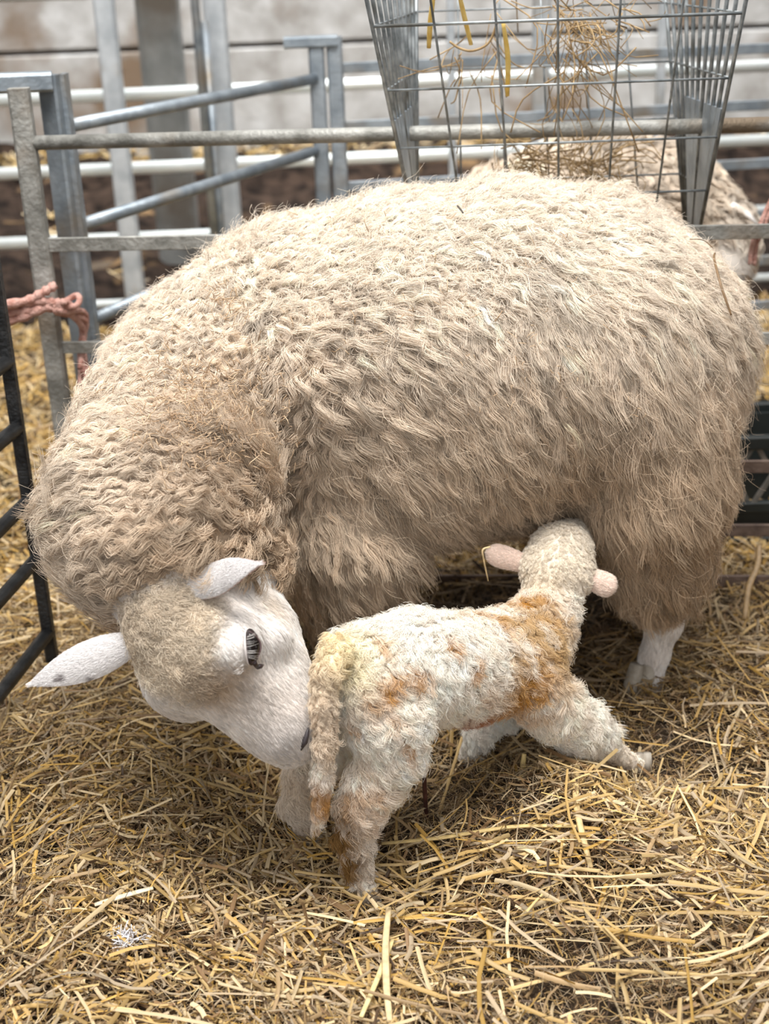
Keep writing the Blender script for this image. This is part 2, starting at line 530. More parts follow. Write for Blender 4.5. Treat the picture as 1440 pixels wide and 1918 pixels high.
# ------------------------------------------------------------------ the ewe
def build_ewe():
    pr = []
    pr += chain([(470, 760, 2.17, 252), (600, 708, 2.19, 286), (800, 682, 2.2, 308), (950, 668, 2.2, 305), (1080, 672, 2.2, 288)], .015, 'wool')
    pr += chain([(1080, 672, 2.2, 285), (1130, 690, 2.2, 238)], .015, 'wool')
    pr += ball(1226, 612, 2.2, 134, .04, 'wool')
    pr += chain([(720, 765, 2.14, 246), (900, 748, 2.14, 246)], .02, 'wool')
    # near thigh
    pr += chain([(1192, 760, 2.09, 158), (1208, 900, 2.07, 142), (1215, 1010, 2.07, 110), (1222, 1090, 2.08, 68)], .015, 'wool')
    # far thigh
    pr += chain([(1195, 760, 2.33, 160), (1215, 890, 2.33, 130), (1225, 1000, 2.33, 80), (1228, 1060, 2.33, 40)], .035, 'wool')
    # shoulder and hanging fleece of the near fore leg
    pr += chain([(640, 880, 2.08, 170), (655, 1000, 2.03, 130), (655, 1080, 2.01, 92), (635, 1160, 2.0, 58)], .03, 'wool')
    pr += chain([(640, 860, 2.32, 160), (640, 980, 2.33, 110), (640, 1050, 2.33, 70)], .04, 'wool')
    pr += ball(1050, 930, 2.17, 75, .05, 'wool')
    # neck sweeping round to the camera
    pr += chain([(445, 745, 2.11, 214), (352, 800, 1.98, 184), (330, 866, 1.90, 172), (308, 945, 1.79, 197), (306, 985, 1.75, 188), (322, 1030, 1.69, 158)], .02, 'wool')
    pr += ball(478, 1058, 1.73, 66, .03, 'wool')
    # lower legs
    pr += chain([(1222, 1090, 2.08, 50), (1243, 1165, 2.10, 33), (1226, 1225, 2.10, 25), (1212, 1275, 2.10, 27), (1206, 1300, 2.095, 29)], .015, 'leg')
    pr += chain([(1228, 1060, 2.33, 36), (1245, 1110, 2.35, 28), (1232, 1160, 2.35, 23), (1225, 1195, 2.34, 25)], .015, 'leg')
    pr += chain([(635, 1160, 2.0, 45), (628, 1240, 2.0, 31), (622, 1300, 2.0, 26), (618, 1348, 1.995, 30)], .015, 'leg')
    pr += chain([(640, 1050, 2.33, 45), (640, 1120, 2.33, 28), (640, 1170, 2.33, 25), (640, 1195, 2.33, 26)], .015, 'leg')
    # head
    hd = []
    hd += chain([(322, 1075, 1.665, 120), (352, 1160, 1.61, 108), (395, 1215, 1.585, 104), (440, 1275, 1.572, 82), (490, 1332, 1.555, 66), (528, 1370, 1.54, 57), (543, 1386, 1.54, 45)], .02, 'head')
    hd += chain([(440, 1150, 1.67, 92), (475, 1195, 1.64, 80), (515, 1265, 1.61, 62), (545, 1320, 1.58, 42), (552, 1365, 1.565, 34)], .025, 'head')
    hd += ball(438, 1200, 1.545, 47, .03, 'head')       # brow over the near eye
    hd += ball(330, 1272, 1.58, 66, .03, 'head')        # brow of the far eye
    hd += ball(352, 1300, 1.60, 48, .03, 'head')
    hd += chain([(535, 1408, 1.545, 26), (553, 1398, 1.54, 27)], .015, 'head')   # lips
    hd += ball(438, 1215, 1.522, 42, .012, 'head') + ball(405, 1245, 1.535, 38, .012, 'head') + ball(505, 1200, 1.585, 36, .02, 'head')
    pr += hd
    V, F = sdf_mesh(pr, .006, 3)
    N = vnormals(V, F)
    wl = sstep(np.minimum(gdist(V, pr, 'head'), gdist(V, pr, 'leg')) - gdist(V, pr, 'wool'), .0, .03)
    V = V + N * (wl * (.007 * vnoise(V, 14, 51) + .004 * vnoise(V, 30, 52)))[:, None]
    N = vnormals(V, F)
    bvh = BVHTree.FromPolygons([tuple(v) for v in V], [tuple(int(i) for i in f) for f in F])
    def hit(px, py):
        d = Vector(ray(px, py)).normalized()
        loc, nn, i, t = bvh.ray_cast(Vector(EYE), d)
        return np.array(loc), np.array(nn)
    dw, dh, dl = gdist(V, pr, 'wool'), gdist(V, pr, 'head'), gdist(V, pr, 'leg')
    wool = sstep(np.minimum(dh, dl) - dw, -.004, .010)
    head = (1 - wool) * (dh < dl); leg = (1 - wool) * (dh >= dl)
    capc = at(315, 1185, 1.55)
    cap = head * (1 - sstep(np.linalg.norm(V - capc, axis=1), .06, .095))
    cap = np.maximum(cap, head * (1 - sstep(np.linalg.norm(V - at(345, 1255, 1.52), axis=1), .03, .065)) * .8)
    bigN = vnoise(V, 9, 3); fineN = vnoise(V, 26, 5)
    dirt = np.clip(.5 + .5 * bigN, 0, 1)
    # dirt plus painted-in shade on the fleece: paler back, tanner flanks and rear
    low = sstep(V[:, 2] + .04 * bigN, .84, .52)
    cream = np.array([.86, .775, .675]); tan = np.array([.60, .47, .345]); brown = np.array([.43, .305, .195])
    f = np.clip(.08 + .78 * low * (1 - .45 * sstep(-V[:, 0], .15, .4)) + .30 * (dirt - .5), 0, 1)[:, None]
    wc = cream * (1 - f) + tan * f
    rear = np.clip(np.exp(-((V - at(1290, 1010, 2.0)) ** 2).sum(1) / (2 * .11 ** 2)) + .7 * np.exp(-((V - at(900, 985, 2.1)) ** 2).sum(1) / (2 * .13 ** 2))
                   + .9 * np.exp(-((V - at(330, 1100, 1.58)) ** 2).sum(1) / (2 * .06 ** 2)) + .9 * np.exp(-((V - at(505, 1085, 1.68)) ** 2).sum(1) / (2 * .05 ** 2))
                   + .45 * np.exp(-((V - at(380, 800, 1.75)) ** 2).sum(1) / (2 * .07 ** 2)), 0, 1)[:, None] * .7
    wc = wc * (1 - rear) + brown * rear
    white = np.array([.86, .825, .80])
    fc = white * np.ones((len(V), 1))
    smudge = (np.clip(vnoise(V, 40, 8) * .5 + .2, 0, 1) * .35)[:, None]
    fc = fc * (1 - smudge) + np.array([.52, .43, .36]) * smudge
    capcol = np.array([.86, .755, .615]) * np.ones((len(V), 1)) * (1 - .12 * sstep(V[:, 2], .36, .45))[:, None]
    fc = fc * (1 - cap[:, None]) + capcol * cap[:, None]; fc = fc * (1 + .10 * vnoise(V, 120, 19))[:, None]
    for (px, py, Y, sg, k, cl) in ((410, 1290, 1.51, .026, 1.0, (.50, .37, .25)), (370, 1275, 1.52, .025, .5, (.55, .43, .31)), (260, 1170, 1.60, .03, .6, (.5, .4, .3)), (340, 1130, 1.58, .03, .5, (.5, .4, .3)), (515, 1140, 1.62, .022, .6, (.66, .56, .45)), (548, 1395, 1.51, .024, .8, (.40, .38, .38)),
                                   (470, 1335, 1.50, .035, .5, (.60, .52, .45)), (300, 1285, 1.57, .03, .35, (.74, .66, .54)), (505, 1365, 1.50, .02, .3, (.5, .46, .44))):
        w_ = (k * np.exp(-((V - hit(px, py)[0]) ** 2).sum(1) / (2 * sg * sg)) * (.75 + .35 * vnoise(V, 60, 17)))[:, None]
        fc = fc * (1 - w_) + np.array(cl) * w_
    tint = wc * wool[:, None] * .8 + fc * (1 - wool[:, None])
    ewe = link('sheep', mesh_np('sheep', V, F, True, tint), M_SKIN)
    tag(ewe, 'big cream woolly ewe with white face bending down to lick the newborn lamb', 'sheep')
    b1, n1 = hit(368, 1104)
    # ---- fleece
    neckp = [p for p in pr if p[5] == 'wool' and p[1][1] < 2.0 and p[1][0] < -.15]
    neckw = 1 - sstep(gdist(V, neckp, 'wool') - dw, .0, .07)
    topw = sstep(N[:, 2], .35, .9)
    comb = np.zeros_like(V)
    comb += np.array([.30, -.05, -1.0])
    comb += topw[:, None] * np.array([.5, -.25, .3])
    comb = comb * (1 - neckw[:, None]) + neckw[:, None] * np.array([-1.0, -.15, .05])
    comb += vnoise(V, 7, 21)[:, None] * np.array([.25, 0, .1])
    backf = np.where(N[:, 1] > .45, .35, 1.0)
    dens = wool * backf * sstep(np.linalg.norm(V - b1 - UPV * .008, axis=1), .022, .045)
    ln = .068 * np.ones(len(V)); ln = ln * (1 - .45 * topw) * (1 - .15 * neckw)
    ln *= 1 + .22 * fineN
    ln += .030 * np.exp(-((V - at(1120, 960, 1.97)) ** 2).sum(1) / (2 * .075 ** 2))
    ln *= 1 - .45 * sstep(V[:, 2], .27, .18) + .12 * neckw
    shd = np.exp(-((V - at(420, 620, 2.0)) ** 2).sum(1) / (2 * .13 ** 2)) + .8 * np.exp(-((V - at(640, 560, 1.97)) ** 2).sum(1) / (2 * .12 ** 2)) + .8 * np.exp(-((V - at(330, 1050, 1.56)) ** 2).sum(1) / (2 * .07 ** 2))
    nape = np.exp(-((V - at(505, 1085, 1.70)) ** 2).sum(1) / (2 * .05 ** 2)) + np.exp(-((V - at(300, 1110, 1.57)) ** 2).sum(1) / (2 * .05 ** 2))
    ln *= 1 - .5 * np.clip(nape, 0, 1); shd = shd + nape
    wv = .05 + .12 * np.clip(shd, 0, 1) + .03 * topw
    lift = .30 + .32 * topw * (1 - .5 * sstep(V[:, 0], .3, .5)) + .20 * neckw + .12 * vnoise(V, 18, 55)
    hair('fleece', ewe, V, F, dens, ln, comb, lift, wc, 300000, 13500, 9, .00041, .82, wv, 1.5, .055, .19, .15, 31, .35)
    hair('loose_fleece_fuzz', ewe, V, F, dens * (.10 + .9 * topw) * (1 - .7 * neckw), ln * .8, comb, lift * 1.3, np.clip(wc * 1.04, 0, .9), 30000, 22000, 6, .00028, .4, .2, 1.5, .22, .6, .08, 32, .4)
    # ---- cap of curls on the forehead
    hc = np.tile(np.array([-.2, -.4, -1.0]), (len(V), 1)) + RGT * .5
    hair('forehead_wool', ewe, V, F, cap * (.5 + .5 * cap), .013 * (.55 + .45 * cap), hc, np.full(len(V), .45), fc, 42000, 3600, 7, .00025, .55, .30, 1.2, .16, .7, .09, 33, .5)
    # ---- short white hair on face and legs
    a = norm((at(555, 1400, 1.54) - at(340, 1150, 1.6))[None])[0]
    sc = head[:, None] * a + leg[:, None] * np.array([0, 0, -1.0]) + 1e-4
    eyep = hit(466, 1212)[0]
    sd = np.clip(head * (1 - cap * .5) + leg, 0, 1) * np.where(N[:, 1] > .6, .3, 1) * sstep(np.linalg.norm(V - eyep, axis=1), .010, .017)
    hair('short_hair', ewe, V, F, sd, np.full(len(V), .0085), sc, np.full(len(V), .22), fc, 120000, 16000, 4, .00022, .4, .03, .6, .06, .12, .10, 34, .4)
    # ---- ears, eye, nostril found on the finished surface
    earhair = []
    def ear(base, tip, widthdir, nrm, wmax, curl, spots, label):
        base, tip = np.asarray(base), np.asarray(tip)
        ax = tip - base; L = np.linalg.norm(ax); ax = ax / L
        wd = np.asarray(widthdir) - ax * np.dot(widthdir, ax); wd /= np.linalg.norm(wd)
        nr = np.cross(ax, wd); nr *= np.sign(np.dot(nr, nrm))
        ns, nc = 22, 13
        rows_o, rows_i = [], []
        for i in range(ns):
            t = i / (ns - 1)
            hw = wmax * (.60 + 2.25 * t) * max(1 - t, 0) ** 1.05
            hw = max(hw, .0025)
            c = base + ax * (L * t) + nr * (curl * (t - .55) * abs(t - .55) * -1.2)
            o, inn = [], []
            for j in range(nc):
                u = j / (nc - 1) * 2 - 1
                th = 1.05 * u * (1.25 - .75 * t)
                x = hw * math.sin(th) / max(math.sin(1.05 * (1.25 - .75 * t)), .3)
                y = hw * .62 * (math.cos(th) - .6)
                o.append(c + wd * x + nr * (y + .0018))
                inn.append(c + wd * x * .97 + nr * (y - .0018))
            rows_o.append(o); rows_i.append(inn)
        V2 = []; F2 = []
        per = 2 * nc
        for i in range(ns):
            V2 += rows_o[i] + rows_i[i][::-1]
        for i in range(ns - 1):
            for j in range(per):
                F2.append((i * per + j, i * per + (j + 1) % per, (i + 1) * per + (j + 1) % per, (i + 1) * per + j))
        V2 = np.array(V2); F2 = np.array(F2)
        n0 = vnormals(V2, F2)
        if np.dot(n0[5], nr) < 0: F2 = F2[:, ::-1]
        isin = (np.arange(len(V2)) % per) >= nc
        tn = np.where(isin[:, None], np.array([.72, .50, .45]), np.array([.84, .82, .82]))
        if spots:
            sp_ = vnoise(V2, 190, 77) > 1.15
            tn[sp_ & ~isin] = np.array([.30, .27, .27])
        o = link('ear', mesh_np('ear', V2, F2, True, tn), M_SKIN, ewe)
        o['label'] = label
        N2 = vnormals(V2, F2)
        hair('ear_hair', o, V2, F2, np.where(isin, .25, 1.0), np.full(len(V2), .0045), np.tile(ax, (len(V2), 1)), np.full(len(V2), .2), tn,
             16000, 6000, 4, .00020, .2, .03, .6, .08, .15, .08, 40 + spots, .4)
    ear(b1 + FWD * .014 - RGT * .004, at(479, 1053, b1[1] - .045), UPV * .9 + RGT * .2, -FWD + UPV * .3, .0255, .045, 0, 'white upper ear with a curled pinkish tip')
    b2, n2 = hit(243, 1195)
    ear(at(238, 1208, b2[1] + .0), at(54, 1283, b2[1] - .02), UPV * .8 - RGT * .35, -FWD + UPV * .3, .029, .0, 1, 'white lower ear with small dark specks')
    # eye
    e, ne = hit(466, 1212)
    ne = norm((ne * .6 - FWD * .3 + RGT * .35)[None])[0]
    slit = norm((-UPV * .93 + RGT * .12)[None])[0]; slit = norm((slit - ne * np.dot(slit, ne))[None])[0]
    side = np.cross(ne, slit)
    if np.dot(side, RGT) < 0: side = -side
    def patch(hw, hl, bulge, z, name, mat, par, sx=0.0, nn=20, nr_=8):
        Vv = [e + ne * (z + bulge) + side * sx]; Ff = []
        for q in range(1, nr_ + 1):
            t = q / nr_
            for k in range(nn):
                an = 6.2832 * k / nn
                x = math.cos(an) * hw * t; y = math.sin(an) * hl * t
                x += .0035 * (1 - (y / hl) ** 2) - .0015
                Vv.append(e + ne * (z + bulge * math.sqrt(max(0, 1 - t * t))) + side * (x + sx) + slit * y)
        for k in range(nn): Ff.append((0, 1 + k, 1 + (k + 1) % nn))
        for q in range(nr_ - 1):
            for k in range(nn):
                Ff.append((1 + q * nn + k, 1 + (q + 1) * nn + k, 1 + (q + 1) * nn + (k + 1) % nn, 1 + q * nn + (k + 1) % nn))
        mb = MB(); mb.add(Vv, Ff); return mb.build(name, mat, par)
    lid = patch(.0126, .0240, .0050, .0024, 'eyelid', M_LIDD, ewe, .0024)
    lid['label'] = 'dark rim round the half closed eye'
    patch(.0104, .0198, .0066, .0036, 'eyeball', M_EYE, lid, .0020)
    mb = MB()
    q0 = e + slit * .019 + ne * .003 + side * .003; q1 = e + slit * .0285 + side * .012 - ne * .0002; q2 = e + slit * .0275 + side * .025 - ne * .0022
    mb.tube([q0, (q0 + q1) / 2, q1], [.0040, .0032, .0026], 8); mb.tube([q1, (q1 + q2) / 2, q2], [.0026, .0034, .001], 8)
    mb.build('tear_duct', M_LIDD, lid)
    ys = np.linspace(-1, 1, 17)
    def arcp(sgn, hw, hl, z): return [e + slit * (y * hl) + side * (sgn * hw * (1 - y * y) ** .8 + .0035 * (1 - y * y) - .0015) + ne * (z + .0045 * (1 - y * y)) for y in ys]
    mb = MB(); mb.tube(arcp(-1, .0126, .0244, .0002), [.0006 + .0010 * (1 - y * y) for y in ys], 10); mb.build('upper_lid', M_LIDW, lid)
    mb = MB(); mb.tube(arcp(1, .0104, .0205, .0046), [.0004 + .0008 * (1 - y * y) for y in ys], 8); mb.build('lower_lid', M_LID, lid)
    mb = MB()
    for i in range(30):
        y = -.8 + 1.6 * random.random()
        a = e + slit * (y * .0205) + side * (-.0128 * (1 - y * y) ** .8 + .002 * (1 - y * y)) + ne * (.0060 + .003 * (1 - y * y))
        L = (.008 + .012 * random.random()) * (1 - .45 * y * y)
        t = side * L + slit * (.0045 * y + .006 * (random.random() - .35))
        mb.tube([a - side * .002, a + t * .45 + ne * .0045, a + t + ne * .0038], [.00014, .00012, .00004], 5)
    for i in range(60):                                   # longer pale hairs on the skin beside the lid
        y = -.2 + 1.3 * random.random()
        a = e + slit * (y * .024 + .003) - side * (.013 + .012 * random.random()) + ne * .003
        t = -side * (.006 + .006 * random.random()) + slit * (.004 * (random.random() - .2)) + ne * .002
        mb.tube([a, a + t * .5 + ne * .001, a + t], [.0002, .00018, .00006], 5)
    mb.build('eyelashes', noise_mat('pale_lash', (.55, .52, .5), (.85, .82, .80), 50, .5), lid)
    # nostril and mouth
    nh, nn_ = hit(570, 1384)
    mb = MB()
    dn = norm((-UPV * .8 - RGT * .25)[None])[0]
    mb.tube([nh - dn * .016 + nn_ * .001, nh - dn * .006 + nn_ * .002, nh + dn * .004 + nn_ * .0015, nh + dn * .016 + nn_ * .0], [.001, .0034, .0046, .001], 10)
    mb.build('nostril', M_NOSE, ewe)['label'] = 'dark slit nostril'
    # hooves
    for (px, py, Y) in ((1204, 1302, 2.09), (1225, 1197, 2.335), (618, 1350, 1.99), (640, 1197, 2.325)):
        p = at(px, py, Y); p[2] = max(p[2], .02)
        mb = MB()
        for s in (-1, 1):
            c = p + np.array([s * .011 - .006, -.006, 0])
            mb.tube([c + np.array([.004, .004, .03]), c + np.array([0, 0, .012]), c + np.array([-.006, -.004, -.012]), c + np.array([-.012, -.006, -.022])],
                    [.013, .0155, .0165, .012], 12)
        mb.build('hoof', M_HORN, ewe)
    return ewe, bvh


# ------------------------------------------------------------------ the lamb
def build_lamb():
    pr = []
    pr += chain([(688, 1262, 1.62, 86), (775, 1252, 1.67, 100), (875, 1252, 1.74, 94), (965, 1230, 1.80, 88), (1003, 1185, 1.84, 62)], .01, 'wool')
    pr += chain([(1003, 1185, 1.84, 62), (1030, 1130, 1.88, 48), (1040, 1085, 1.91, 48)], .012, 'wool')
    pr += chain([(1041, 1075, 1.91, 62), (1050, 1040, 1.95, 58), (1066, 1015, 2.0, 38), (1078, 1000, 2.04, 29)], .012, 'head')
    pr += ball(1004, 1058, 1.92, 30, .015, 'head') + ball(1082, 1078, 1.91, 32, .015, 'head')
    # near hind leg
    pr += chain([(700, 1290, 1.60, 80), (728, 1345, 1.585, 72), (735, 1400, 1.575, 56), (706, 1462, 1.565, 42), (674, 1512, 1.56, 35), (664, 1570, 1.552, 26), (674, 1640, 1.545, 18), (686, 1678, 1.54, 18)], .01, 'wool')
    # far hind leg
    pr += chain([(650, 1310, 1.68, 68), (612, 1400, 1.685, 40), (575, 1450, 1.69, 31), (560, 1500, 1.685, 24), (575, 1548, 1.68, 18), (583, 1570, 1.675, 18)], .01, 'wool')
    # tail
    pr += chain([(630, 1215, 1.575, 26), (612, 1260, 1.54, 22), (606, 1320, 1.525, 19), (608, 1390, 1.515, 17), (604, 1460, 1.515, 14), (599, 1520, 1.52, 9), (592, 1555, 1.53, 5)], .006, 'tail')
    # near fore leg stretched forward
    pr += chain([(985, 1270, 1.765, 66), (1035, 1322, 1.77, 52), (1085, 1358, 1.785, 43), (1116, 1382, 1.80, 32), (1135, 1400, 1.81, 20), (1160, 1415, 1.82, 17), (1195, 1432, 1.835, 15)], .01, 'wool')
    # far fore leg, bent under the chest
    pr += chain([(960, 1275, 1.88, 55), (935, 1335, 1.885, 35), (905, 1372, 1.87, 23), (880, 1410, 1.88, 16)], .01, 'wool')
    V, F = sdf_mesh(pr, .0045, 2)
    N = vnormals(V, F)
    bvh = BVHTree.FromPolygons([tuple(v) for v in V], [tuple(int(i) for i in f) for f in F])
    def near(px, py, Y, s):
        loc = bvh.ray_cast(Vector(EYE), Vector(ray(px, py)).normalized())[0]
        c0 = np.array(loc) if loc is not None and abs(loc[1] - Y) < .09 else at(px, py, Y)
        d = np.linalg.norm(V - c0, axis=1)
        return np.exp(-d * d / (2 * s * s))
    dhd = gdist(V, pr, 'head'); dwl = np.minimum(gdist(V, pr, 'wool'), gdist(V, pr, 'tail'))
    headw = sstep(dwl - dhd, -.008, .01)
    tailw = sstep(gdist(V, pr, 'wool') - gdist(V, pr, 'tail'), -.002, .008)
    white = np.array([.98, .925, .86]); cream = np.array([.96, .86, .725]); orange = np.array([.55, .27, .045]); brown = np.array([.26, .145, .05]); pale = np.array([.72, .62, .49])
    c = np.tile(white, (len(V), 1))
    def mixin(w, k):
        nonlocal c
        w = np.clip(w, 0, 1)[:, None]; c = c * (1 - w) + k * w
    n1 = vnoise(V, 38, 2); n2 = .5 * vnoise(V, 75, 4) + .8 * vnoise(V, 170, 6)
    mixin(.35 + .3 * n1, cream * .5 + white * .5)
    mixin(near(650, 1200, 1.55, .035) * .8 + near(640, 1240, 1.54, .03) * .7, np.array([.90, .80, .55]))
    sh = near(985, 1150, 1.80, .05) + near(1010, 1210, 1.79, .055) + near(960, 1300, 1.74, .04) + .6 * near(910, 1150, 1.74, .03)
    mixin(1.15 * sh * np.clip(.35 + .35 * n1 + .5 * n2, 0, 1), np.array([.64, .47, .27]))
    mixin((near(1000, 1135, 1.82, .028) + near(965, 1310, 1.73, .03) + .8 * near(1005, 1260, 1.75, .028) + .6 * near(920, 1165, 1.73, .02)) * np.clip(.5 + .6 * n2, 0, 1), orange)
    mixin((near(740, 1275, 1.56, .012) + near(765, 1262, 1.57, .010) + .8 * near(735, 1330, 1.53, .010) + .7 * near(695, 1305, 1.54, .014)) * np.clip(.5 + .7 * n2, 0, 1), orange)
    for (qx, qy, qs) in ((722, 1285, .008), (862, 1262, .007), (880, 1242, .007), (792, 1268, .008), (905, 1300, .007), (840, 1205, .007), (668, 1350, .009), (760, 1400, .008), (700, 1215, .012), (935, 1320, .012)):
        mixin(1.2 * near(qx, qy, 1.65 if qx > 820 else 1.57, qs * 1.3) * np.clip(.2 + .8 * n2, 0, 1), orange)
    mixin((near(635, 1500, 1.53, .022) + near(690, 1470, 1.54, .02) * .7 + near(700, 1520, 1.53, .02) * .5) * np.clip(.5 + .6 * n2, 0, 1), orange)
    mixin(2.4 * (near(618, 1535, 1.54, .018) + near(626, 1590, 1.53, .021) + near(642, 1655, 1.52, .022)) * np.clip(.6 + .5 * n2, 0, 1), brown)
    mixin(tailw * (.35 + .35 * n1), np.array([.66, .50, .34]))
    mixin(near(598, 1500, 1.51, .02) * np.clip(.5 + .5 * n2, 0, 1), orange)
    mixin(near(885, 1358, 1.70, .035) * 1.2 * np.clip(.5 + .5 * n2, 0, 1), np.array([.42, .15, .08]))
    mixin(near(570, 1480, 1.66, .045) * .5, np.array([.55, .40, .24])); mixin(near(580, 1560, 1.65, .02) * .7, brown)
    mixin(headw * (.55 + .2 * n1), np.array([.76, .68, .56]))
    mixin(near(1170, 1420, 1.82, .03) * .6, pale)
    lamb = link('lamb', mesh_np('lamb', V, F, True, c * .9), M_SKIN)
    tag(lamb, 'small white newborn lamb with orange stains suckling under the ewe', 'lamb')
    comb = np.tile(np.array([.15, -.05, -1.0]), (len(V), 1))
    topw = sstep(N[:, 2], .4, .95)
    comb += topw[:, None] * np.array([-.6, -.5, .4]) + vnoise(V, 30, 14)[:, None] * np.array([.3, 0, .15])
    ln = .024 * (1 - .62 * headw) * (1 - .35 * tailw)
    ln = ln * np.where((V[:, 2] < .075) & (V[:, 0] > .15), .3, 1) * np.where(V[:, 2] < .05, .7, 1)
    hd = np.where(N[:, 1] > .6, .45, 1.0)
    hair('lamb_coat', lamb, V, F, hd, ln, comb, np.full(len(V), .5), c, 170000, 8500, 9, .00027, .64, .15, 1.5, .10, .30, .06, 51, .5)
    # ears
    def ear(b, t, hw, wdir, label):
        ax = t - b; L = np.linalg.norm(ax); ax /= L
        wd = wdir - ax * np.dot(wdir, ax); wd /= np.linalg.norm(wd); nr = np.cross(ax, wd)
        if np.dot(nr, FWD) > 0: nr = -nr
        V2 = []; F2 = []; ns, nc = 14, 16
        for i in range(ns):
            q = i / (ns - 1)
            w = hw * (.75 + .5 * q) * max(1 - q ** 5, 0.02) ** .5
            for j in range(nc):
                an = 6.2832 * j / nc
                x = math.cos(an) * w
                V2.append(b + ax * L * q + wd * x + nr * (math.sin(an) * .0035 * (1.2 - .5 * q) + .35 * w * (1 - (x / w) ** 2)))
        for i in range(ns - 1):
            for j in range(nc):
                F2.append((i * nc + j, i * nc + (j + 1) % nc, (i + 1) * nc + (j + 1) % nc, (i + 1) * nc + j))
        V2 = np.array(V2); F2 = np.array(F2)
        N2 = vnormals(V2, F2); cen = V2.mean(0)
        if ((V2 - cen) * N2).sum() < 0: F2 = F2[:, ::-1]
        tn = np.tile(np.array([.78, .60, .52]), (len(V2), 1))
        o = link('ear', mesh_np('ear', V2, F2, True, tn), M_SKIN, lamb)
        o['label'] = label
        hair('ear_hair', o, V2, F2, np.ones(len(V2)), np.full(len(V2), .0038), np.tile(ax, (len(V2), 1)), np.full(len(V2), .2),
             np.tile(np.array([.82, .70, .62]), (len(V2), 1)), 5000, 2500, 4, .00018, .2, .05, .6, .1, .2, .08, 61, .4)
    ear(at(988, 1057, 1.92), at(911, 1034, 1.925), .0185, UPV, 'pinkish ear held back')
    ear(at(1092, 1078, 1.905), at(1153, 1103, 1.885), .0195, UPV, 'pinkish ear with a rounded tip')
    # umbilical cord
    mb = MB()
    mb.tube(bez([at(800, 1345, 1.71), at(794, 1420, 1.70), at(796, 1490, 1.705), at(799, 1535, 1.71)], 6), [.006] + [.0035] * 17 + [.002], 8)
    mb.build('umbilical_cord', M_CORD, lamb)['label'] = 'thin dark dried cord hanging from the belly'
    for (px, py, Y) in ((689, 1684, 1.535), (584, 1572, 1.672), (1203, 1437, 1.838), (878, 1416, 1.878)):
        p = at(px, py, Y); mb = MB(); p[2] = max(p[2], .012)
        for s in (-1, 1):
            cc = p + np.array([s * .006, -.004, 0])
            mb.tube([cc + np.array([0, .003, .016]), cc, cc + np.array([.001, -.006, -.012])], [.007, .0085, .007], 10)
        mb.build('hoof', M_HORN, lamb)
    return lamb


# ------------------------------------------------------------------ sheep behind
def build_back_sheep():
    pr = []
    pr += chain([(960, 470, 3.15, 150), (1100, 440, 3.15, 168), (1220, 455, 3.12, 165), (1290, 480, 3.08, 105)], .06, 'wool')
    pr += chain([(1290, 470, 3.08, 100), (1345, 440, 3.02, 62)], .04, 'wool')
    pr += chain([(1345, 440, 3.02, 55), (1352, 500, 2.97, 44), (1352, 560, 2.93, 30)], .02, 'head')
    for px, Y in ((960, 3.05), (985, 3.28), (1250, 3.0), (1265, 3.25)):
        p, rr = sp(px, 560, Y, 70); q = p.copy(); q[2] = .03; mid = p.copy(); mid[2] = .3
        pr += [(p, mid, rr, .035, .03, 'wool'), (mid, q, .03, .024, .015, 'leg')]
    V, F = sdf_mesh(pr, .012, 2)
    N = vnormals(V, F)
    dw = gdist(V, pr, 'wool'); dh = np.minimum(gdist(V, pr, 'head'), gdist(V, pr, 'leg'))
    wool = sstep(dh - dw, -.005, .02)
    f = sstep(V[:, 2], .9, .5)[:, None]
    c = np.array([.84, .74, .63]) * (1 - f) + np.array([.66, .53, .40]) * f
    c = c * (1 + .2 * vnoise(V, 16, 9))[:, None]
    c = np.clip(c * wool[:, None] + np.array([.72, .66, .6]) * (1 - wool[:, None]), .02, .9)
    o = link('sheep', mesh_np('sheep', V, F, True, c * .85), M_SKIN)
    tag(o, 'second woolly sheep standing behind the metal hurdle and wire hay rack', 'sheep')
    comb = np.tile(np.array([.3, 0, -1.0]), (len(V), 1)) + vnoise(V, 12, 4)[:, None] * np.array([.5, 0, .2])
    hair('fleece', o, V, F, wool * np.where(N[:, 1] > .4, .3, 1) + .05, np.full(len(V), .045), comb, np.full(len(V), .5), c, 45000, 2600, 5, .0009, .75, .1, 1.2, .06, .35, .14, 71, .4)
    mb = MB()
    b = at(1352, 385, 3.0)
    mb.tube([b + np.array([-.01, 0, .0]), b + np.array([.02, -.01, .0]), b + np.array([.055, -.02, -.02]), b + np.array([.075, -.03, -.04])], [.018, .026, .02, .004], 12, flat=.35)
    mb.build('ear', noise_mat('pale_ear', (.74, .68, .64), (.85, .82, .8), 30, .8), o)['label'] = 'white ear'


# ------------------------------------------------------------------ metalwork
def same_z(px, py, z):
    return at_z(px, py, z)


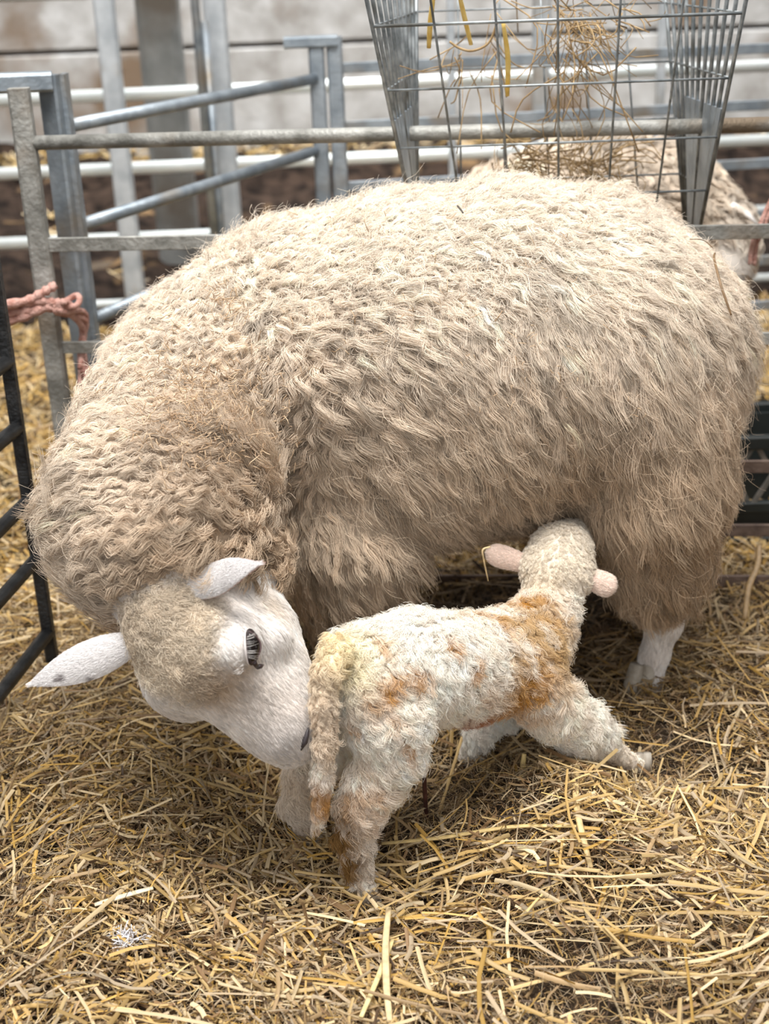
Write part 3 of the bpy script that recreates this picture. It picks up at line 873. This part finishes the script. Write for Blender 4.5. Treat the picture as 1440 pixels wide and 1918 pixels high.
def build_front_hurdle():
    t = empty('hurdle', at_z(110, 850, 0))
    tag(t, 'galvanised steel hurdle standing right behind the ewe, grey top tube crossing the whole frame', 'hurdle', 'sheep hurdles round the pen')
    A = at(60, 268, 2.58); B = at_z(1440, 233, A[2])
    d = norm((B - A)[None])[0]; d[2] = 0
    E = A + d * 1.75
    mb = MB(); mb.tube([A, E], .0135, 16); mb.build('top_tube', M_GALVD, t)
    for py in (459, 651):
        p = at(72 if py < 500 else 95, py, A[1] - .0); p2 = p + d * 1.72
        mb = MB(); mb.bar(p, p2, .008, .027 if py < 500 else .024); mb.build('flat_rail', M_GALVD, t)
    for py in (833, 948, 1074):
        z = at(1440, py, A[1])[2]
        p = np.array([A[0], A[1], max(z, .022) if py > 1000 else z]); mb = MB(); mb.bar(p, p + d * 1.72, .008, .026); mb.build('flat_rail', M_WOOD, t)['label'] = 'lower rail brown with dried muck'
    a0 = A - d * .012
    mb = MB(); top = at(36, 165, a0[1]); mb.bar(np.array([a0[0], a0[1], .0]), np.array([a0[0], a0[1], top[2]]), .038, .034, up=(0, 1, 0)); mb.build('post', M_GALVD, t)
    mb = MB(); e0 = E + d * .012; mb.bar(np.array([e0[0], e0[1], 0]), np.array([e0[0], e0[1], top[2]]), .038, .034, up=(0, 1, 0)); mb.build('post', M_GALVD, t)
    return A, d


def build_corner_hurdle():
    """from the left corner away to the back"""
    P0 = at(118, 238, 2.73); P1 = at_z(588, 148, P0[2])
    t = empty('hurdle', (P0[0], P0[1], 0))
    tag(t, 'blue-grey hurdle of round tubes slanting away from the left corner to the back', 'hurdle', 'sheep hurdles round the pen')
    d = norm((P1 - P0)[None])[0]
    for (ax, ay, bx, by) in ((118, 238, 588, 148), (140, 425, 590, 283), (166, 602, 592, 415)):
        p = at(ax, ay, P0[1]); q = at(bx, by, P1[1])
        mb = MB(); mb.tube([p, q], .0135, 14); mb.build('tube_rail', M_GALV, t)
    mb = MB()
    for z in (.2, .08):
        mb = MB(); mb.tube([np.array([P0[0], P0[1], z]), np.array([P1[0], P1[1], z])], .013, 12); mb.build('tube_rail', M_GALV, t)
    nrm = np.array([-d[1], d[0], 0])
    # corner post: a deep folded channel (two flanges)
    pt = at(85, 138, P0[1])
    b = P0 - d * .022; b[2] = 0; tp = b.copy(); tp[2] = pt[2]
    mb = MB(); mb.bar(b, tp, .046, .026, up=(d[0], d[1], 0)); mb.bar(b + np.array([.026, .012, 0]), tp + np.array([.026, .012, 0]), .012, .04, up=(0, 1, 0)); mb.build('post', M_GALV, t)
    # far post
    b2 = P1 + d * .018; b2[2] = 0; tp2 = b2.copy(); tp2[2] = at(596, 72, b2[1])[2]
    mb = MB(); mb.bar(b2, tp2, .04, .034, up=(0, 1, 0)); mb.build('post', M_GALV, t)
    # linking bracket over the posts at the corner
    mb = MB()
    l = at(-60, 158, P0[1] - .06); rr = at(98, 152, P0[1] - .03)
    mb.bar(l, rr, .05, .036); mb.build('bracket', M_GALV, t)
    mb = MB(); l = at(532, 80, b2[1]); rr = at(632, 76, b2[1]); mb.bar(l, rr, .05, .028); mb.build('bracket', M_GALV, t)
    return P1


def build_far_hurdle(P1):
    Y = P1[1] + .02
    A = at(628, 128, Y); B = at_z(1440, 90, A[2])
    d = norm((B - A)[None])[0]
    t = empty('hurdle', (A[0], A[1], 0))
    tag(t, 'blurred far hurdle running behind the hay rack, parallel to the front one', 'hurdle', 'sheep hurdles round the pen')
    for dz in (0, -.145, -.30, -.44, -.57, -.70):
        p = A + np.array([0, 0, dz]); q = p + d * 1.9
        mb = MB(); mb.bar(p, q, .012, .027 if dz else .026); mb.build('flat_rail', M_GALV, t)
    for off in (0, 1.9):
        p = A + d * off; q = p.copy(); p = p.copy(); p[2] = 0; q[2] = at(628, 68, Y)[2]
        mb = MB(); mb.bar(p, q, .04, .034, up=(0, 1, 0)); mb.build('post', M_GALV, t)
    return


def build_black_hurdle():
    c = at(48, 900, 2.2)
    t = empty('hurdle', (c[0], c[1], 0))
    tag(t, 'near-black hurdle at the left edge, its round bars coming towards the viewer', 'hurdle', 'sheep hurdles round the pen')
    b = c.copy(); b[2] = 0; tp = c.copy(); tp[2] = 1.0
    mb = MB(); mb.bar(b, tp, .021, .024, up=(0, 1, 0)); mb.build('post', M_BLACK, t)
    dr = np.array([-.16, -1.0, 0]); dr /= np.linalg.norm(dr)
    for py, px in ((800, 33), (937, 52), (1045, 68), (1185, 72)):
        z = at(px, py, 2.2)[2]
        p = np.array([c[0], c[1] - .002, z])
        q = p + dr * 1.2
        mb = MB(); mb.tube([p, q], .0125, 12); mb.build('round_bar', M_BLACK, t)
    for z in (.62, .78, .96):
        p = np.array([c[0], c[1], z]); mb = MB(); mb.tube([p, p + dr * 1.2], .0125, 12); mb.build('round_bar', M_BLACK, t)
    q = b + dr * 1.21; q2 = tp + dr * 1.21
    mb = MB(); mb.bar(q, q2, .021, .024, up=(0, 1, 0)); mb.build('post', M_BLACK, t)


def build_twine():
    t = MB()
    k = at(112, 572, 2.525)
    ends = [(-70, 592, 2.44), (-70, 600, 2.43), (-70, 612, 2.44), (-70, 580, 2.43)]
    mids = [(20, 572), (20, 586), (22, 600), (40, 566)]
    for i, (e, mm) in enumerate(zip(ends, mids)):
        pts = bez([at(*e), at(mm[0], mm[1], 2.50), at(80, 578 - (i == 0) * 14 - (i == 3) * 30, 2.515), k if i != 3 else at(105, 533, 2.525)], 8)
        t.tube(pts, [.0090 + .0018 * math.sin(j * 1.7 + i) for j in range(len(pts))], 8)
    for i in range(7):
        a = at(98 + 4 * i, 566 + (i % 3) * 9, 2.52); b = at(150 + (i % 3) * 5, 588 + 6 * i % 29, 2.60); c = at(156 - i % 3 * 3, 640 + 5 * i, 2.605); d = at(150 + (i % 4) * 5, 690 + 8 * i, 2.56)
        pts = bez([k, a, b, c, d], 6)
        t.tube(pts, [.0075 - .002 * (j / len(pts)) for j in range(len(pts))], 7)
    loop = [k + np.array([.022 * math.cos(a) + .01, .03 * math.sin(a) + .03, .006 * math.sin(2 * a)]) for a in np.linspace(0, 6.28, 16)]
    t.tube(loop, .006, 8)
    o = t.build('baling_twine', M_TWINE)
    tag(o, 'faded pink baling twine knotted round the left corner post', 'twine')
    # a second scrap hangs at the right edge
    t = MB()
    YT = 2.60
    pts = bez([at(1446, 372, YT), at(1434, 396, YT), at(1422, 425, YT - .012), at(1412, 448, YT - .012), at(1407, 470, YT), at(1405, 495, YT)], 6)
    t.tube(pts, .005, 8); t.tube([p + np.array([.009, .002, .003 * math.sin(i)]) for i, p in enumerate(pts)], .004, 8)
    o = t.build('baling_twine', M_TWINE)
    tag(o, 'short pink twine end looped behind the front hurdle rail at the right edge', 'twine')


def build_rack():
    # corners: front top edge, bottom edge and back
    YF, YB, YBOT = 2.22, 2.64, 2.53
    zt = at(1390, 25, YF)[2]
    lt, rt = at(697, 48, YF), at(1392, 26, YF)
    lb, rb = at(786, 452, YBOT), at(1306, 462, YBOT)
    zb = .5 * (lb[2] + rb[2]); lb[2] = zb; rb[2] = zb
    lt[2] = rt[2] = .5 * (lt[2] + rt[2]); zt = lt[2]
    t = empty('hay_rack', ((lb[0] + rb[0]) / 2, YBOT, zb))
    tag(t, 'tapering galvanised wire-mesh hay rack hung over the front hurdle', 'hay rack')
    up = 1.35                                                   # panel goes on above the frame
    def fp(u, v):
        return (lb + (rb - lb) * u) * (1 - v) + (lt + (rt - lt) * u) * v
    mb = MB()
    cols = 6
    for i in range(cols + 1):
        u = i / cols
        mb.tube([fp(u, -.0), fp(u, up)], .0021, 7)
    rows = 4
    for j in range(0, 6):
        v = j / rows + .0
        if v > up: break
        w = .0027 if j == 4 else .0021
        mb.tube([fp(0, v), fp(1, v)], w, 7)
    mb.build('front_mesh', M_WIRE, t)
    def bp(u, v):
        l2 = np.array([lb[0], YB, zb]); r2 = np.array([rb[0], YB, zb])
        l3 = np.array([lt[0] + .085, YB + .02, zt]); r3 = np.array([rt[0] - .03, YB + .02, zt])
        return (l2 + (r2 - l2) * u) * (1 - v) + (l3 + (r3 - l3) * u) * v
    mb = MB()
    for i in range(cols + 1): mb.tube([bp(i / cols, 0), bp(i / cols, up)], .0019, 6)
    for j in range(0, 6): mb.tube([bp(0, min(j / rows, up)), bp(1, min(j / rows, up))], .0019, 6)
    mb.build('back_mesh', M_WIRE, t)
    for u, nm in ((0, 'end_mesh'), (1, 'end_mesh')):
        mb = MB()
        for i in range(11):
            q = i / 10
            a = fp(u, 0) * (1 - q) + bp(u, 0) * q; b = fp(u, up) * (1 - q) + bp(u, up) * q
            mb.tube([a, b], .0036, 6)
        for j in range(0, 6):
            v = min(j / rows, up); mb.tube([fp(u, v), bp(u, v)], .0021, 6)
        # folded sheet edge stiffening the end
        mb.build(nm, M_WIRE, t)
        mb = MB()
        for q0, q1 in ((.02, .34), (.40, .72)):
            V = []
            for q in (q0, q1):
                V += [fp(u, 0) * (1 - q) + bp(u, 0) * q, fp(u, .62) * (1 - q) + bp(u, .62) * q]
            V = [np.array(v) for v in V]
            off = np.array([.003, 0, 0])
            VV = [v - off for v in V] + [v + off for v in V]
            mb.add(VV, [(0, 1, 3, 2), (4, 6, 7, 5), (0, 4, 5, 1), (2, 3, 7, 6), (1, 5, 7, 3), (0, 2, 6, 4)], False)
        mb.build('end_strip', M_GALV, t)
    return fp, bp, up


def curve_tubes(name, paths, rads, mat, cols=None):
    mb = MB()
    for p, rr in zip(paths, rads): mb.tube(p, rr, 5)
    return mb.build(name, mat)


def build_hay(fp, bp):
    r = np.random.default_rng(5)
    M_HAY = noise_mat('dry_hay', (.20, .125, .055), (.44, .31, .16), 40, .8)
    mb = MB()
    def wisp(px, py, sx, sy, n, dirn, ln, Y):
        for _ in range(n):
            p = at(px + r.normal() * sx, py + r.normal() * sy, Y + r.normal() * .03)
            d = norm((np.array(dirn) + r.normal(size=3) * .55)[None])[0]
            L = ln * (.5 + r.random())
            a = p; b = p + d * L * .5 + r.normal(size=3) * L * .15; c = p + d * L + r.normal(size=3) * L * .2
            mb.tube(bez([a, b, c], 3), [.0006 + .0008 * r.random()] * 7, 4)
    wisp(985, 300, 32, 16, 80, (.6, 0, -.2), .07, 2.56)
    wisp(1095, 310, 34, 12, 70, (.8, 0, .0), .08, 2.56)
    wisp(1070, 30, 26, 14, 50, (.2, 0, -.5), .08, 2.40)
    wisp(1065, 90, 10, 45, 22, (.0, 0, -1), .13, 2.42)
    wisp(1095, 70, 16, 40, 14, (.25, 0, -1), .12, 2.42)
    wisp(862, 110, 9, 20, 14, (.05, 0, -1), .08, 2.45)
    wisp(930, 60, 9, 40, 12, (0, 0, -1), .12, 2.45)
    wisp(1150, 25, 30, 12, 14, (.6, 0, -.3), .08, 2.40)
    wisp(1060, 150, 16, 20, 10, (0, 0, -1), .08, 2.44)
    o = mb.build('hay', M_HAY)
    tag(o, 'wisps of brown hay caught in the wire rack', 'hay', kind='stuff')
    my = noise_mat('yellow_straw', (.62, .40, .08), (.74, .55, .18), 60, .5)
    for pts, lab in (([(814, -25), (806, 40), (803, 90)], 'leftmost yellow straw dangling from the hay rack'),
                     ([(858, -20), (868, 25), (882, 84)], 'orange straw dangling in the rack between two other straws'),
                     ([(942, 42), (951, 110), (950, 180)], 'long yellow straw hanging lowest from the rack wire')):
        Y = 2.29
        mb = MB(); P = bez([at(x, y, Y + .02 * i) for i, (x, y) in enumerate(pts)], 6)
        mb.tube(P, [.0028 + .0016 * math.sin(3 * i / len(P)) for i in range(len(P))], 8, flat=.5)
        tag(mb.build('straw_stalk', my), lab, 'straw', 'yellow straws hanging from the rack')
    mb = MB(); P = bez([at(842, 78, 2.3), at(860, 90, 2.3), at(885, 95, 2.3), at(915, 80, 2.3), at(932, 40, 2.29)], 6)
    mb.tube(P, .0022, 6); tag(mb.build('straw_stalk', M_HAY), 'pale stalk looped in a U on the rack wire', 'straw')


def build_background():
    # back wall of concrete planks
    YW = 7.6
    mb = MB()
    zj = at(400, 88, YW)[2]
    hgt = .62; z = zj - 3 * hgt
    o = MB()
    for i in range(6):
        z0, z1 = zj + (i - 3) * hgt, zj + (i - 2) * hgt
        o.bar(np.array([-5, YW + .06, (z0 + z1) / 2]), np.array([5, YW + .06, (z0 + z1) / 2]), .12, hgt - .022, bev=.08)
    o.bar(np.array([-5, YW + .14, 1.2]), np.array([5, YW + .14, 1.2]), .06, 4)
    tag(o.build('wall_back', M_CONC), kind='structure')
    # muck bank in front of the wall
    xs = np.linspace(-5, 5, 170); ys = np.linspace(4.75, 7.56, 70)
    X, Y = np.meshgrid(xs, ys, indexing='ij')
    P = np.stack([X, Y, X * 0], -1).reshape(-1, 3)
    lump = .05 * vnoise(P, 7, 1) + .04 * vnoise(P, 17, 2) + .02 * vnoise(P, 40, 3)
    Z = (.02 + .21 * sstep(Y, 5.0, 7.4)).reshape(-1) + lump * sstep(P[:, 1], 4.75, 5.2)
    P[:, 2] = Z - .03 * (1 - sstep(P[:, 1], 4.75, 4.95))
    i = np.arange(len(xs) - 1)[:, None] * len(ys) + np.arange(len(ys) - 1)[None, :]
    F = np.stack([i, i + len(ys), i + len(ys) + 1, i + 1], -1).reshape(-1, 4)
    tag(link('muck_heap', mesh_np('muck_heap', P, F), M_MUCK), 'dark brown trodden muck in the pen in front of the concrete wall', 'muck', kind='stuff')
    # straw lying on the muck along the wall foot
    r = np.random.default_rng(3); n = 2600
    x = (r.random(n) * 2 - 1) * 2.6; y = 5.0 + 2.4 * r.random(n) ** .6
    zz = .04 + .21 * sstep(y, 5.0, 7.4) + .03
    keep = (vnoise(np.stack([x, y, x * 0], 1), 6, 12) > .75) | (y > 7.1)
    x, y, zz = x[keep], y[keep], zz[keep]; n = len(x)
    V, F, t = straw_geo(np.stack([x, y, zz], 1), r.random(n) * 6.28, r.normal(size=n) * .3, .06 + .1 * r.random(n), .008 + .008 * r.random(n), r.normal(size=n) * .1, straw_cols(n, r, [4, 4, 3, 2, 2, 1, 2, 2]) * .8, r)
    tag(link('scattered_straw', mesh_np('scattered_straw', V, F, True, t), M_STRAW), 'straw scattered over the muck by the wall', 'straw', kind='stuff')
    # barrier of bright pipes
    YP = 4.85
    t = empty('pipe_barrier', (0, YP, 0))
    tag(t, 'long barrier of bright galvanised pipes in front of the muck', 'barrier')
    for (py0, py1) in ((188, 123), (326, 262), (457, 395), (578, 520)):
        A = at(0, py0, YP); B = at_z(1440, py1, A[2]) if abs(A[2]) > .02 else at(1440, py1, YP)
        B = A + norm((B - A)[None])[0] * 3.0
        d = norm((B - A)[None])[0]
        mb = MB(); mb.tube([A - d * .6, B + d * .6], .0215 if py0 < 560 else .016, 14); mb.build('pipe', M_PIPE, t)
    A = at(0, -10, YP); mb = MB(); B = A + d * 3; B[2] = A[2]; mb.tube([A - d * .6, B + d * .6], .024, 14); mb.build('pipe', M_PIPE, t)
    # uprights
    def post(name, label, cat, xt, xb, yb, Y, wpx, mat, deep, group=None, ztop=2.4):
        b = at(xb, yb, Y); wd = wpx * depth(b) / FPX
        p = np.array([b[0], b[1], 0]); q = np.array([b[0], b[1], ztop])
        mb = MB(); mb.bar(p, q, wd, deep, up=(0, 1, 0)); o = mb.build(name, mat)
        return tag(o, label, cat, group)
    post('steel_post', 'pale galvanised upright left of the grey column', 'post', 190, 232, 350, 4.6, 36, M_GALVL, .05, 'galvanised uprights')
    post('barn_column', 'thick dark grey column between two galvanised uprights', 'column', 265, 322, 300, 5.6, 74, M_COLUMN, .16)
    post('steel_post', 'pale galvanised upright right of the grey column', 'post', 390, 420, 250, 4.55, 40, M_GALVL, .05, 'galvanised uprights')
    o = MB()
    b = at(388, 280, 4.4); o.tube([np.array([b[0], b[1], 0]), np.array([b[0], b[1], 2.4])], .014, 10)
    b = at(402, 280, 4.42); o.tube([np.array([b[0], b[1], 0]), np.array([b[0], b[1], 1.05])], .012, 10)
    tag(o.build('steel_post', M_GALV), 'thin paired grey tube standing close by the right galvanised upright', 'post', 'galvanised uprights')
    post('steel_post', 'galvanised upright seen through the middle of the hay rack', 'post', 1015, 1013, 120, 4.6, 32, M_GALVL, .05, 'galvanised uprights')
    post('steel_post', 'slim galvanised upright behind the right part of the hay rack', 'post', 1240, 1238, 120, 4.5, 16, M_GALVL, .03, 'galvanised uprights')
    post('steel_post', 'slim galvanised upright behind the left part of the hay rack', 'post', 845, 845, 120, 4.5, 14, M_GALVL, .03, 'galvanised uprights')


def build_crate():
    Y0, Y1 = 2.68, 2.90
    x0 = at(1335, 900, Y0)[0]; x1 = x0 + .60
    z0 = .0; zt = at(1420, 828, Y0)[2]; zm = at(1420, 948, Y0)[2]; zl = at(1420, 1070, Y0)[2]
    t = empty('crate', ((x0 + x1) / 2, (Y0 + Y1) / 2, 0))
    tag(t, 'black plastic crate with crossed lattice bars behind the ewe rump at the right edge', 'crate')
    def ring(z, h, nm, mat, w=.022):
        mb = MB()
        mb.bar((x0, Y0, z), (x1, Y0, z), w, h); mb.bar((x0, Y1, z), (x1, Y1, z), w, h)
        mb.bar((x0, Y0, z), (x0, Y1, z), w, h); mb.bar((x1, Y0, z), (x1, Y1, z), w, h)
        mb.build(nm, mat, t)
    ring(zt, .030, 'top_rim', M_CRATE); ring(zm, .024, 'middle_rim', M_CRATE, .018); ring(max(zl, .012), .022, 'bottom_rim', M_CRATE)
    mb = MB()
    n = 7
    for i in range(n):
        xa = x0 + (x1 - x0) * i / n; xb = x0 + (x1 - x0) * (i + 1) / n
        mb.bar((xa, Y0 - .002, zm), (xb, Y0 - .002, zt), .007, .011); mb.bar((xb, Y0 + .004, zm), (xa, Y0 + .004, zt), .007, .011)
    for i in range(5):
        ya = Y0 + (Y1 - Y0) * i / 5; yb = Y0 + (Y1 - Y0) * (i + 1) / 5
        mb.bar((x0, ya, zm), (x0, yb, zt), .007, .011); mb.bar((x0 + .006, yb, zm), (x0 + .006, ya, zt), .007, .011)
    mb.build('lattice', noise_mat('grey_lattice', (.10, .095, .085), (.20, .18, .16), 30, .6), t)
    mb = MB()
    mb.bar(((x0 + x1) / 2, Y0 + .03, zl), ((x0 + x1) / 2, Y0 + .03, zm), x1 - x0 - .02, .008, up=(0, 1, 0))
    mb.bar((x0 + .015, (Y0 + Y1) / 2, zl), (x0 + .015, (Y0 + Y1) / 2, zm), .008, Y1 - Y0 - .02, up=(0, 1, 0))
    mb.bar(((x0 + x1) / 2, Y1 - .03, zl), ((x0 + x1) / 2, Y1 - .03, zt), x1 - x0 - .02, .008, up=(0, 1, 0))
    mb.bar(((x0 + x1) / 2, (Y0 + Y1) / 2, zl), ((x0 + x1) / 2, (Y0 + Y1) / 2, zl + .01), x1 - x0 - .02, Y1 - Y0 - .02, up=(0, 1, 0))
    mb.build('panel', M_CRATE, t)


def stalk(pts, w, col, label, flat=.45, name='straw_stalk', cat='straw', group=None):
    mt = noise_mat('stalk_tint', tuple(c * .8 for c in col), tuple(min(c * 1.15, .9) for c in col), 90, .5)
    P = bez(pts, 6); mb = MB()
    mb.tube(P, [w * (.75 + .25 * math.sin(3.0 * i / len(P) + .2)) for i in range(len(P))], 8, flat=flat)
    return tag(mb.build(name, mt), label, cat, group)


def build_stalks():
    def g(px, py, h=.03):
        p = at_z(px, py, h); p[2] = max(p[2], float(gh(p[0], p[1])) + h * .8)
        return p
    stalk([g(715, 1580), g(830, 1582), g(960, 1590), g(1078, 1597)], .0042, (.62, .46, .20), 'long straight pale stalk lying level to the right of the lamb hind hoof')
    stalk([at(982, 1412, 1.78), at(978, 1440, 1.775), at(972, 1475, 1.77)], .0045, (.72, .55, .24), 'short yellow stalk standing upright between lamb fore leg and chest')
    stalk([at(1422, 1020, 2.3), at(1418, 1060, 2.27), at(1402, 1100, 2.24), at(1394, 1160, 2.2)], .006, (.33, .22, .11), 'brown upright stem in front of the black crate')
    stalk([at(918, 1024, 1.895), at(904, 1030, 1.89), at(906, 1050, 1.89), at(914, 1088, 1.90)], .0018, (.66, .50, .28), 'bent straw hooked over beside the lamb left ear', .8)
    stalk([g(728, 1700, .04), g(722, 1770, .04), g(724, 1850, .035), g(730, 1915, .03)], .0050, (.68, .52, .30), 'wide pale stalk pointing at the viewer under the lamb hind hoof')
    stalk([g(735, 1760), g(708, 1830), g(676, 1905)], .0038, (.74, .60, .30), 'thin bright stalk lying aslant at the bottom beside the wide pale one')
    stalk([g(290, 1688), g(235, 1700), g(180, 1715)], .0048, (.78, .70, .52), 'whitish broken stalk lying left of centre in the straw')
    stalk([g(1080, 1480, .03), g(1078, 1570, .03), g(1105, 1660, .02)], .005, (.60, .45, .22), 'folded flat stalk on the straw mound below the lamb fore hoof')
    # tuft of wool dropped in the straw
    c = g(243, 1782, .012); mb = MB(); r = np.random.default_rng(2)
    for i in range(90):
        d = r.normal(size=3); d[2] = abs(d[2]); d = d / np.linalg.norm(d)
        p = c + r.normal(size=3) * np.array([.006, .006, .003])
        mb.tube(bez([p, p + d * .010 + r.normal(size=3) * .004, p + d * .018 + r.normal(size=3) * .006], 3), [.0007] * 7, 4)
    tag(mb.build('wool_tuft', noise_mat('white_wool', (.72, .72, .76), (.85, .85, .9), 40, .9)), 'small white tuft of wool caught in the straw', 'wool')


def build_fleece_bits(bvh):
    def on(px, py, off=.02):
        loc, nn, i, t = bvh.ray_cast(Vector(EYE), Vector(ray(px, py)).normalized())
        if loc is None: return None
        return np.array(loc) + np.array(nn) * off
    def put(pts, w, col, label, off=.028):
        P = []
        for x, y in pts:                     # the fleece stands proud of the skin, so step inwards until the body is met
            q = None
            for k in range(12):
                q = on(x + (900 - x) * .03 * k, y + (720 - y) * .03 * k, off)
                if q is not None: break
            P.append(q)
        if any(p is None for p in P): return
        stalk(P, w, col, label, .7, 'twig', 'twig')
    put([(1328, 490), (1313, 505), (1318, 530), (1325, 555), (1334, 580), (1342, 600)], .0020, (.17, .10, .045), 'dry brown twig stuck in the fleece on the ewe rump')
    put([(1270, 472), (1295, 474), (1325, 481)], .0011, (.22, .14, .07), 'thin dark twig lying across the top of the ewe rump')
    put([(857, 422), (864, 428), (868, 433)], .0018, (.05, .04, .03), 'tiny black twig on the middle of the ewe back', .036)
    r = np.random.default_rng(9); mb = MB()
    for i in range(800):
        if i < 560: x, y = 380 + r.normal() * 70, 790 + r.normal() * 55
        elif i < 620: x, y = 430 + r.normal() * 25, 590 + r.normal() * 25
        else: x, y = 250 + 950 * r.random(), 420 + 350 * r.random()
        p = on(x, y, .022 + .012 * r.random())
        if p is None: continue
        d = norm(r.normal(size=(1, 3)))[0]; L = .006 + .016 * r.random()
        mb.tube([p, p + d * L * .5 + r.normal(size=3) * .0015, p + d * L], .0006, 4)
    tag(mb.build('chaff', noise_mat('chaff_tint', (.40, .26, .15), (.64, .48, .32), 50, .7)), 'fine reddish chaff and hay bits caught in the ewe neck fleece', 'chaff', kind='stuff')


# ------------------------------------------------------------------ light
def build_light():
    w = bpy.data.worlds.new('world'); SC.world = w; w.use_nodes = True
    nt = w.node_tree; bg = nt.nodes['Background']
    tc = nt.nodes.new('ShaderNodeTexCoord'); sx = nt.nodes.new('ShaderNodeSeparateXYZ'); rp = nt.nodes.new('ShaderNodeValToRGB')
    nt.links.new(tc.outputs['Generated'], sx.inputs[0]); nt.links.new(sx.outputs['Z'], rp.inputs['Fac'])
    cr = rp.color_ramp
    cr.elements[0].position = 0.0; cr.elements[0].color = (.075, .07, .066, 1)
    cr.elements[1].position = 1.0; cr.elements[1].color = (1.0, .99, .97, 1)
    e = cr.elements.new(.35); e.color = (.33, .325, .32, 1)
    nt.links.new(rp.outputs['Color'], bg.inputs['Color']); bg.inputs['Strength'].default_value = 1.25
    def area(name, loc, tgt, sx_, sy_, en, col, spr=3.14):
        l = bpy.data.lights.new(name, 'AREA'); l.shape = 'RECTANGLE'; l.size = sx_; l.size_y = sy_; l.energy = en; l.color = col
        o = bpy.data.objects.new(name, l); COL.objects.link(o); o.location = loc
        l.spread = spr; o.rotation_euler = (Vector(tgt) - Vector(loc)).to_track_quat('-Z', 'Y').to_euler()
    # translucent roof sheets of the barn
    area('skylight', (-.3, 1.35, 4.2), (0, 2.1, .4), 3.2, 1.5, 285, (1, .97, .92))
    area('skylight', (0, 6.3, 4.2), (0, 6.3, 0), 6, 1.2, 220, (.98, 1, 1), 1.35)
    area('camera_side_fill', (-.6, -3.2, 2.2), (0, 2.0, .5), 3.4, 2.4, 58, (1, .985, .96))  # added fill lamp behind the camera, lifts flank, face and lamb


build_ground()
build_straw()
ewe, ebvh = build_ewe()
build_lamb()
build_back_sheep()
build_front_hurdle()
P1 = build_corner_hurdle()
build_far_hurdle(P1)
build_black_hurdle()
build_twine()
fp, bp, up = build_rack()
build_hay(fp, bp)
build_background()
build_crate()
build_stalks()
build_fleece_bits(ebvh)
build_light()

SC.cycles.adaptive_threshold = 0.03
SC.cycles.max_bounces = 6
SC.cycles.diffuse_bounces = 4
SC.view_settings.view_transform = 'Standard'
SC.view_settings.look = 'None'
SC.view_settings.exposure = 0.0
SC.view_settings.gamma = 1.0
SC.view_settings.use_curve_mapping = False
